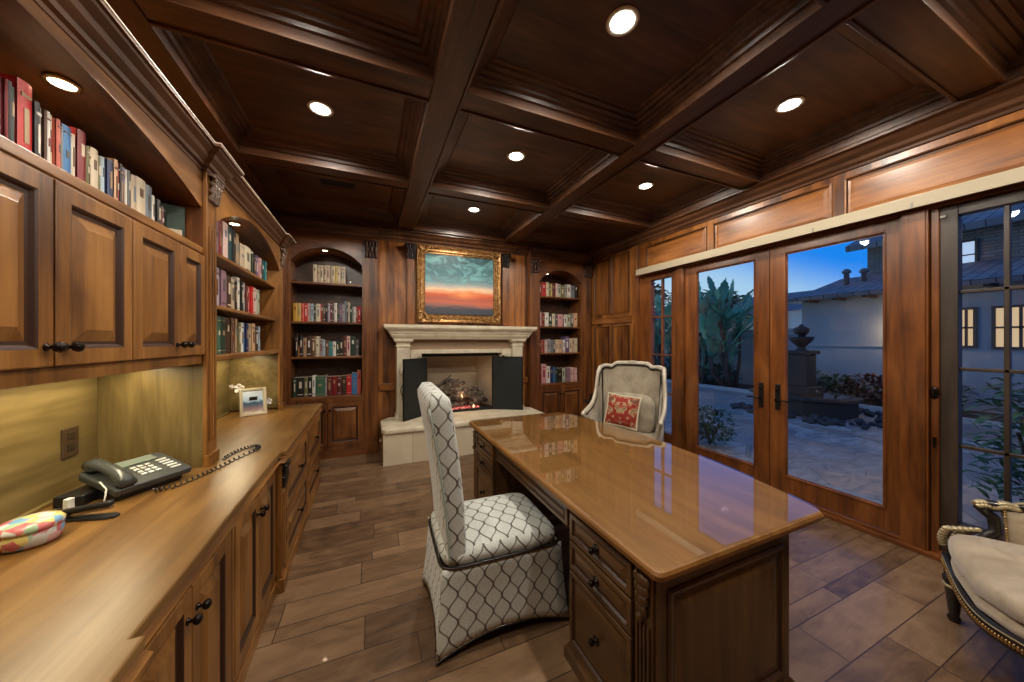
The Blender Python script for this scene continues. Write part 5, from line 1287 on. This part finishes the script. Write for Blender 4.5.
    m.v = [tuple(T @ Vector(p)) for p in m.v]; obj('frame', m, plain('cream_frame', (.42, .36, .25), .4), t)
    def ph():
        m, nt, b = new_mat('beach_photo'); co = coords(nt); sp = nt.nodes.new('ShaderNodeSeparateXYZ'); nt.links.new(co, sp.inputs[0]); n = noise_n(nt, co, 26, 4, .6)
        v = NM(nt, 'ADD', sp.outputs[2], NM(nt, 'MULTIPLY', n, .06))
        nt.links.new(ramp(nt, v, [(.05, (.6, .5, .5)), (.08, (.30, .2, .2)), (.12, (.10, .12, .18)), (.145, (.04, .12, .2)), (.165, (.40, .55, .72)), (.25, (.62, .68, .76))]), b.inputs['Base Color']); b.inputs['Roughness'].default_value = .15; return m
    m = MB().box(-.075, .075, .0, .006, .025, .225); m.v = [tuple(T @ Vector(p)) for p in m.v]; obj('photo', m, ph(), t)
    m = MB().add([(-.03, .01, .17), (.03, .01, .17), (.03, .10, 0), (-.03, .10, 0)], [(0, 1, 2, 3)]).box(-.098, .098, .006, .010, .002, .24); m.v = m.v[:4]+[tuple(T @ Vector(p)) for p in m.v[4:]]
    s = obj('easel_back', m, PB, t)
    # orchid branch
    t = thing('silk_flower_stem', 'dark flower stem with white blossoms behind the photo frame', 'flowers', (-1.02, 3.80, .87), local=True)
    tw = plain('dark_twig', (.05, .04, .02), .7); wp = plain('white_petal', (.74, .70, .68), .6)
    obj('vase', MB().lathe([(0, 0), (.022, 0), (.026, .03), (.016, .07), (.018, .08), (.012, .08), (0, .07)], (0, 0, 0), 14), EBONY, t)
    st = [(0, 0, .06), (-.03, -.02, .16), (-.07, -.06, .24), (-.12, -.12, .27)]; obj('stem', MB().tube(st, .003, 5), tw, t)
    st2 = [(0, 0, .06), (.06, 0, .15), (.13, .01, .14), (.20, .03, .09), (.27, .06, .05)]; obj('stem', MB().tube(st2, .003, 5), tw, t)
    for (bx, by, bz, r) in ((-.07, -.06, .25, .045), (-.11, -.11, .275, .02), (.10, .0, .145, .022), (.135, .0, .11, .032)):
        m = MB()
        for k in range(5):
            a = 2*PI*k/5; M = Matrix.Rotation(a, 4, 'Y') @ Matrix.Rotation(.5, 4, 'X'); m.ellip(Vector((bx, by, bz))+M @ Vector((0, 0, r*.55)), r*.42, r*.1, r*.6, M=M, seg=8, rg=5)
        m.ellip((bx, by-.004, bz), r*.16, r*.16, r*.16, seg=6, rg=4); obj('blossom', m, wp, t)
worktop_items()
def vents():
    t = thing('ceiling_vent', 'dark slotted air vent in the far left ceiling coffer', 'vent', (-.34, 4.12, ZP-.01))
    obj('frame', MB().rings((-.50, 4.06, ZP), (1, 0, 0), (0, 1, 0), .34, .12, (0, 0, -1), [(0, 0), (0, .006), (.004, .008), (.016, .008), (.018, .001)]), BLACK, t)
    for k in range(5): obj('slat', MB().box(-.482, -.178, 4.082+k*.017, 4.092+k*.017, ZP-.007, ZP-.003), BLACK, t)
vents()

# ------------------------------------------------------------------ courtyard outside
def courtyard():
    def flag():
        m, nt, b = new_mat('flagstone'); co = coords(nt)
        mp = mapping(nt, co, (1, 1, 1)); n = noise_n(nt, mp, 1.2, 3)
        v = nt.nodes.new('ShaderNodeTexVoronoi'); v.inputs['Scale'].default_value = 1.5; nt.links.new(mp, v.inputs['Vector'])
        e = nt.nodes.new('ShaderNodeTexVoronoi'); e.feature = 'DISTANCE_TO_EDGE'; e.inputs['Scale'].default_value = 1.5; nt.links.new(mp, e.inputs['Vector'])
        sp = nt.nodes.new('ShaderNodeSeparateColor'); nt.links.new(v.outputs['Color'], sp.inputs[0])
        c = ramp(nt, sp.outputs[0], [(0, (.26, .20, .17)), (.3, (.52, .50, .48)), (.55, (.50, .36, .27)), (.8, (.36, .36, .38)), (1, (.66, .60, .53))])
        big = noise_n(nt, mapping(nt, co, (2, 5, 2)), 1.5, 5, .6, 1)
        c = mix(nt, ramp(nt, big, [(.42, (0, 0, 0)), (.60, (.75, .75, .75))]), c, (.24, .22, .22))
        c = mix(nt, NM(nt, 'LESS_THAN', e.outputs['Distance'], .010), c, (.24, .22, .20)); nt.links.new(c, b.inputs['Base Color']); b.inputs['Roughness'].default_value = .5
        bump(nt, b, noise_n(nt, co, 20, 4), .3, .01); return m
    o = struct('patio_ground', MB().box(3.86, 14.5, -8, 18, -.12, -.02), flag())
    stucco = plain('grey_white_stucco', (.52, .52, .50), .8); cap = plain('wall_cap', (.60, .58, .54), .7)
    t = thing('garden_wall', 'low white stucco garden wall with a cap behind the tall plants', 'wall', (12.1, 10.5, 0), kind='structure')
    obj('face', MB().box(12.0, 12.25, 5.6, 16, -.05, 1.74), stucco, t); obj('cap', MB().box(11.94, 12.3, 5.55, 16, 1.74, 1.88).box(11.90, 12.34, 5.55, 16, 1.88, 1.94), cap, t, bevel=.01)
    # house wing across the court
    def tile():
        m, nt, b = new_mat('slate_roof'); uv = coords(nt, 'UV'); br = nt.nodes.new('ShaderNodeTexBrick'); nt.links.new(uv, br.inputs['Vector']); br.inputs['Scale'].default_value = 1
        br.inputs['Brick Width'].default_value = .3; br.inputs['Row Height'].default_value = .2; br.inputs['Mortar Size'].default_value = .012
        br.inputs['Color1'].default_value = (.20, .19, .20, 1); br.inputs['Color2'].default_value = (.34, .30, .29, 1); br.inputs['Mortar'].default_value = (.05, .05, .06, 1)
        nt.links.new(br.outputs[0], b.inputs['Base Color']); b.inputs['Roughness'].default_value = .7; bump(nt, b, br.outputs['Fac'], -.6, .03); return m
    TILE = tile()
    def stone():
        m, nt, b = new_mat('stacked_stone'); uv = coords(nt, 'UV'); br = nt.nodes.new('ShaderNodeTexBrick'); nt.links.new(uv, br.inputs['Vector']); br.inputs['Scale'].default_value = 1
        br.inputs['Brick Width'].default_value = .30; br.inputs['Row Height'].default_value = .08; br.inputs['Mortar Size'].default_value = .01; br.offset = .37
        br.inputs['Color1'].default_value = (.26, .21, .16, 1); br.inputs['Color2'].default_value = (.40, .34, .28, 1); br.inputs['Mortar'].default_value = (.14, .13, .12, 1)
        n = noise_n(nt, coords(nt), 5, 4); nt.links.new(mix(nt, NM(nt, 'MULTIPLY', n, .5), br.outputs[0], (.28, .25, .22)), b.inputs['Base Color']); b.inputs['Roughness'].default_value = .9; bump(nt, b, br.outputs['Fac'], -.5, .02); return m
    ST = stone()
    t = thing('house_wing', 'single storey house wing with slate roof across the courtyard', 'house', (12.8, 2.5, 0), kind='structure')
    obj('wall', MB().box(12.0, 12.3, -3.0, 5.7, -.05, 2.78).box(12.3, 15.5, 5.5, 5.7, -.05, 2.78), stucco, t)
    obj('wall_band', MB().box(11.96, 12.0, 3.6, 5.75, 1.40, 1.46), cap, t)
    # roof with thickness and rafters
    m = MB(); P = [(11.35, 2.70), (13.9, 3.42), (13.9, 3.54), (11.30, 2.80)]
    m.loft([[(x, y, z) for x, z in P] for y in (-3.2, 5.55)])
    m.add([(11.35, 5.55, 2.70), (11.3, 5.55, 2.80), (13.9, 5.55, 3.54), (13.9, 6.35, 2.8), (11.5, 6.1, 2.72)], [(0, 1, 4), (1, 2, 3, 4)])
    obj('roof', m, TILE, t)
    r = MB()
    for k in range(14): y = 5.3-k*.6; r.box(11.45, 12.1, y, y+.08, 2.66, 2.74)
    obj('rafters', r, plain('rafter', (.12, .08, .06), .8), t)
    for (y, x) in ((4.92, 12.6), (4.66, 12.9)): obj('roof_vent', MB().lathe([(.06, 0), (.06, .5), (.10, .5), (.10, .56), (.04, .62), (0, .62)], (x, y, 3.0), 12), plain('vent_pipe', (.2, .19, .19), .6), t)
    # tall stone block behind with its own eave
    t2 = thing('stone_tower', 'tall stacked stone house volume with overhanging roof behind the slate roof', 'house', (14.8, 1.5, 0), kind='structure')
    obj('wall', MB().box(13.9, 17.5, -4.0, 4.95, 0, 4.6), ST, t2)
    m = MB(); P = [(13.2, 4.22), (16.5, 5.6), (16.5, 5.8), (13.15, 4.38)]; m.loft([[(x, y, z) for x, z in P] for y in (-4.3, 5.17)]); obj('roof', m, TILE, t2)
    lit = plain('lit_window', (.9, .8, .6), .5, emit=(.55, .72, 1), es=.7); warm = plain('warm_lit_pane', (.9, .7, .4), .5, emit=(1, .66, .30), es=.55)
    fr = plain('window_frame_brown', (.12, .09, .07), .6)
    w = obj('upper_window', MB().rings((13.9, 2.95, 3.35), (0, 1, 0), (0, 0, 1), .55, .75, (-1, 0, 0), [(0, 0), (0, .05), (.05, .05), (.05, .02)], cap=False), fr, t2)
    obj('pane', MB().box(13.88, 13.89, 3.0, 3.45, 3.40, 4.05), lit, w); obj('bars', MB().box(13.86, 13.88, 3.21, 3.24, 3.40, 4.05).box(13.86, 13.88, 3.0, 3.45, 3.71, 3.74), fr, w)
    for (a, b, z0, z1) in ((2.56, 2.84, 1.40, 2.28), (1.70, 2.38, 1.38, 2.28), (.3, 1.1, .9, 2.15)):
        w = obj('lower_window', MB().rings((12.0, a, z0), (0, 1, 0), (0, 0, 1), b-a, z1-z0, (-1, 0, 0), [(0, 0), (0, .05), (.05, .05), (.05, .02)], cap=False), fr, t)
        obj('pane', MB().box(11.98, 11.99, a+.05, b-.05, z0+.05, z1-.05), warm, w); obj('bars', MB().box(11.955, 11.98, (a+b)/2-.02, (a+b)/2+.02, z0+.05, z1-.05).box(11.955, 11.98, a+.05, b-.05, (z0+z1)/2-.02, (z0+z1)/2+.02), fr, w)
    # wall lantern glow on the wing wall
    s = thing('wall_lantern', 'warm wall lantern on the white wing wall, by the right door edge', 'lantern', (11.9, 3.62, 1.75))
    obj('bracket', MB().box(11.94, 12.0, 3.60, 3.66, 1.75, 1.95), BLACK, s); obj('glass', MB().lathe([(.03, 0), (.06, .04), (.06, .18), (.02, .24), (0, .24)], (11.86, 3.63, 1.66), 8, smooth=False), plain('lantern_glass', (1, .8, .5), .3, emit=(1, .72, .38), es=3), s)
    l = bpy.data.lights.new('lantern_lamp', 'POINT'); l.energy = 10; l.color = (1, .75, .45); l.shadow_soft_size = .05; lo = bpy.data.objects.new('lantern_lamp', l); COL.objects.link(lo); lo.location = (11.74, 3.63, 1.8)
    # distant house roofs and hill behind garden wall
    t = thing('neighbour_house', 'low neighbour house with pale tiled roof beyond the garden wall', 'house', (20, 13.5, 0), kind='structure')
    obj('wall', MB().box(19, 25, 9.5, 22, 0, 3.0), stucco, t); m = MB(); m.loft([[(18.6, y, 3.0), (22, y, 4.3), (25.4, y, 3.0)] for y in (9, 22.5)]); obj('roof', m, TILE, t)
    # ---------------- fountain
    dk = plain('dark_fountain_stone', (.045, .04, .036), .6)
    fx, fy = 8.9, 4.24
    f = thing('garden_fountain', 'dark stone tiered fountain with urn on a square pier outside the right door', 'fountain', (fx, fy, -.02))
    oc = [(fx+.8*math.cos(PI/8+k*PI/4), fy+1.0*math.sin(PI/8+k*PI/4)) for k in range(8)]
    def octo(s, a, b): m = MB(); m.loft([[(fx+(x-fx)*s, fy+(y-fy)*s, z) for x, y in oc] for z in (a, b)]); return m
    p = octo(.92, -.02, .30); p.add([(x, y, z) for x, y, z in octo(1, .30, .38).v], [tuple(range(7, -1, -1)), tuple(range(8, 16))]+[(k, (k+1) % 8, 8+(k+1) % 8, 8+k) for k in range(8)]); obj('pool_basin', p, dk, f, bevel=.015)
    obj('water', octo(.86, .382, .386), plain('dark_water', (.02, .03, .035), .05), f)
    obj('pier', MB().box(fx-.28, fx+.28, fy-.28, fy+.28, .38, .55).box(fx-.19, fx+.19, fy-.19, fy+.19, .55, 1.26).box(fx-.24, fx+.24, fy-.24, fy+.24, 1.26, 1.34), dk, f, bevel=.015)
    obj('lower_bowl', MB().lathe([(0, 1.32), (.15, 1.32), (.09, 1.37), (.07, 1.42), (.10, 1.45), (.18, 1.54), (.225, 1.62), (.22, 1.645), (.18, 1.62), (0, 1.60)], (fx, fy, 0), 24), dk, f)
    obj('upper_urn', MB().lathe([(0, 1.60), (.06, 1.62), (.05, 1.68), (.12, 1.72), (.15, 1.80), (.13, 1.84), (.05, 1.88), (.03, 1.92), (0, 1.93)], (fx, fy, 0), 20), dk, f)
    R = random.Random(5)
    rk = []
    for v in range(4):
        m = MB(); m.ellip((0, 0, 0), 1, .85, .75, seg=9, rg=6); m.v = [tuple(Vector(p)*(1+.25*noise.noise(Vector(p)*1.7+Vector((v*9, 0, 0))))) for p in m.v]
        rk.append(m)
    rm = plain('river_rock', (.07, .068, .07), .7)
    protos = []
    for k in range(120):
        if k < 4: o = obj('rock', rk[k], rm, None, keep=True); protos.append(o)
        else: o = protos[k % 4].copy(); COL.objects.link(o)
        a = R.uniform(PI*.75, PI*2.1); rr = R.uniform(.95, 1.35); s = R.uniform(.04, .085)
        o.location = (fx+rr*math.cos(a), fy+rr*1.25*math.sin(a), s*.45-.02+R.uniform(0, .05)*(rr < 1.15)); o.scale = (s, s, s); o.rotation_euler = (0, 0, R.uniform(0, 6))
        tag(o, 'small dark rock in the ring of rocks around the fountain', 'rock', 'rocks around the fountain')
    # ---------------- plants
    def leafmat(n, a, b_): 
        m, nt, b = new_mat(n); nn = noise_n(nt, coords(nt), 2.5, 3); nt.links.new(ramp(nt, nn, [(.3, a), (.7, b_)]), b.inputs['Base Color']); b.inputs['Roughness'].default_value = .45; return m
    LB = leafmat('banana_leaf', (.06, .27, .16), (.17, .52, .32)); LD = leafmat('dark_shrub_leaf', (.02, .06, .03), (.05, .14, .06)); LF = leafmat('fern_leaf', (.04, .12, .07), (.10, .24, .12)); LR = leafmat('bronze_leaf', (.10, .03, .025), (.16, .07, .04))
    BKm = plain('palm_trunk', (.10, .075, .055), .9)
    def blade(m, base, az, length, width, rise, droop, seg=9):
        d = Vector((math.cos(az), math.sin(az), 0)); s = Vector((-d.y, d.x, 0)); L, Rr, C = [], [], []
        for i in range(seg+1):
            u = i/seg; p = Vector(base)+d*(length*u*math.cos(rise)*(1-.15*u))+Vector((0, 0, length*(u*math.sin(rise)-droop*u*u)))
            wd = width*math.sin(PI*min(.97, .10+.9*u))**.7*(1+(.22 if i % 2 else -.05))*.5
            L.append(p+s*wd+Vector((0, 0, wd*.35))); C.append(p); Rr.append(p-s*wd+Vector((0, 0, wd*.35)))
        m.loft([L, C, Rr], caps=False, closed=False)
    def bird_tree(x, y, h, n, label, seed):
        r = random.Random(seed); t = thing('bird_of_paradise', label, 'plant', (x, y, 0), 'tall bird of paradise plants by the garden wall')
        tr = MB()
        st = [(x+r.uniform(-.45, .45), y+r.uniform(-.6, .6), h*r.uniform(.12, .58)) for _ in range(7)]
        for (a, b, z) in st: tr.tube([(x+(a-x)*.3, y+(b-y)*.3, -.02), (a, b, z*.5), (a, b, z)], [.06, .05, .045], 8)
        obj('trunk', tr, BKm, t); lf = MB()
        for (a, b, z) in st:
            for k in range(n):
                az = r.uniform(0, 2*PI); ri = r.uniform(.55, 1.5); pet = r.uniform(.5, .9); ln = r.uniform(.65, 1.05)*h/4
                p0 = Vector((a, b, z)); p1 = p0+Vector((math.cos(az)*math.cos(ri), math.sin(az)*math.cos(ri), math.sin(ri)))*pet*h/4
                lf.tube([p0, p1], .02, 5); blade(lf, p1, az, ln, h*.062, ri, r.uniform(.0, .35))
        obj('leaves', lf, LB, t)
    bird_tree(10.9, 9.3, 4.3, 6, 'tallest bird of paradise plant, seen through the left glass door', 1)
    bird_tree(10.6, 8.1, 4.1, 6, 'bird of paradise plant just right of the tallest one', 2)
    bird_tree(10.8, 7.0, 4.2, 6, 'bird of paradise plant whose leaves reach the left of the right door', 3)
    bird_tree(11.2, 10.8, 3.2, 6, 'lower bird of paradise plant at the left of the glass door view', 4)
    def shrub(x, y, r0, h, n, mat, label, seed, name='shrub', lw=.05):
        r = random.Random(seed); t = thing(name, label, 'shrub', (x, y, -.02), 'shrubs in the courtyard')
        s = MB(); lf = MB()
        for k in range(6): a = r.uniform(0, 6.28); s.tube([(x, y, -.02), (x+math.cos(a)*r0*.4, y+math.sin(a)*r0*.4, h*.6)], .012, 5)
        obj('stems', s, BKm, t)
        for k in range(n):
            a = r.uniform(0, 2*PI); u = r.random()**.5; z = h*r.uniform(.1, 1); q = math.sqrt(max(1-(z/h-.45)**2*2.2, .05)); p = Vector((x+math.cos(a)*r0*u*q, y+math.sin(a)*r0*u*q, z))
            blade(lf, p, a+r.uniform(-1, 1), lw*r.uniform(2, 3.4), lw, r.uniform(-.2, 1.1), .3, seg=4)
        obj('foliage', lf, mat, t)
    shrub(4.75, 3.42, .30, .52, 420, LD, 'round dark shrub just outside the left glass door', 1, lw=.035)
    beds = [(11.2, 12.0, .7, .9, LD, 'dark shrub at the far left of the planting bed'), (11.0, 10.2, .6, .8, LF, 'pale green shrub in front of the tallest plants'), (11.0, 9.0, .5, .6, LR, 'bronze red shrub at the foot of the tall plants'), (11.0, 7.6, .6, .7, LD, 'dark shrub under the right tall plants'),
            (11.3, 5.4, .5, .85, LF, 'feathery fern at the white wall right of the fountain'), (11.3, 4.6, .45, .6, LD, 'low dark shrub at the white wall'), (11.3, 3.9, .55, .7, LR, 'bronze leaved shrub at the right edge of the right door'), (11.2, 3.0, .5, .8, LD, 'dark shrub below the lit windows')]
    for i, (x, y, r0, h, mt, lab) in enumerate(beds): shrub(x, y, r0, h, 260, mt, lab, 20+i, lw=.07)
    shrub(5.2, .75, .38, 1.25, 520, LF, 'tall leafy bush close outside the right divided window', 77, lw=.05)
    obj_ = MB().box(10.5, 12.0, -3, 16, -.06, .04); o = struct('planting_bed', obj_, plain('bed_soil', (.06, .045, .035), .95)); 
    obj2 = MB().box(10.42, 10.5, -3, 16, -.06, .08); struct('bed_kerb', obj2, cap)
    # distant trees over the garden wall
    def tree(x, y, h, r0, label, seed):
        r = random.Random(seed); t = thing('distant_tree', label, 'tree', (x, y, 0), 'trees beyond the garden wall')
        obj('trunk', MB().tube([(x, y, 0), (x, y, h*.6)], [.2, .12], 8), BKm, t); lf = MB()
        for k in range(700):
            a = r.uniform(0, 2*PI); u = r.random()**.5; z = r.uniform(-1, 1); q = math.sqrt(1-z*z); p = Vector((x+math.cos(a)*r0*u*q, y+math.sin(a)*r0*u*q, h*.68+z*h*.32)); blade(lf, p, a, .5, .22, r.uniform(-.3, .8), .3, seg=3)
        obj('crown', lf, LD, t)
    tree(16.5, 16.5, 5.2, 2.0, 'round dark tree beyond the garden wall, far left', 31)
    tree(17, 12.0, 4.2, 1.6, 'low dark tree beyond the garden wall', 32)
    tree(15.5, 20, 6.5, 2.4, 'tree crown seen through the far divided window', 33)
courtyard()
for o in bpy.data.objects:
    if '_w' in o.keys(): del o['_w']
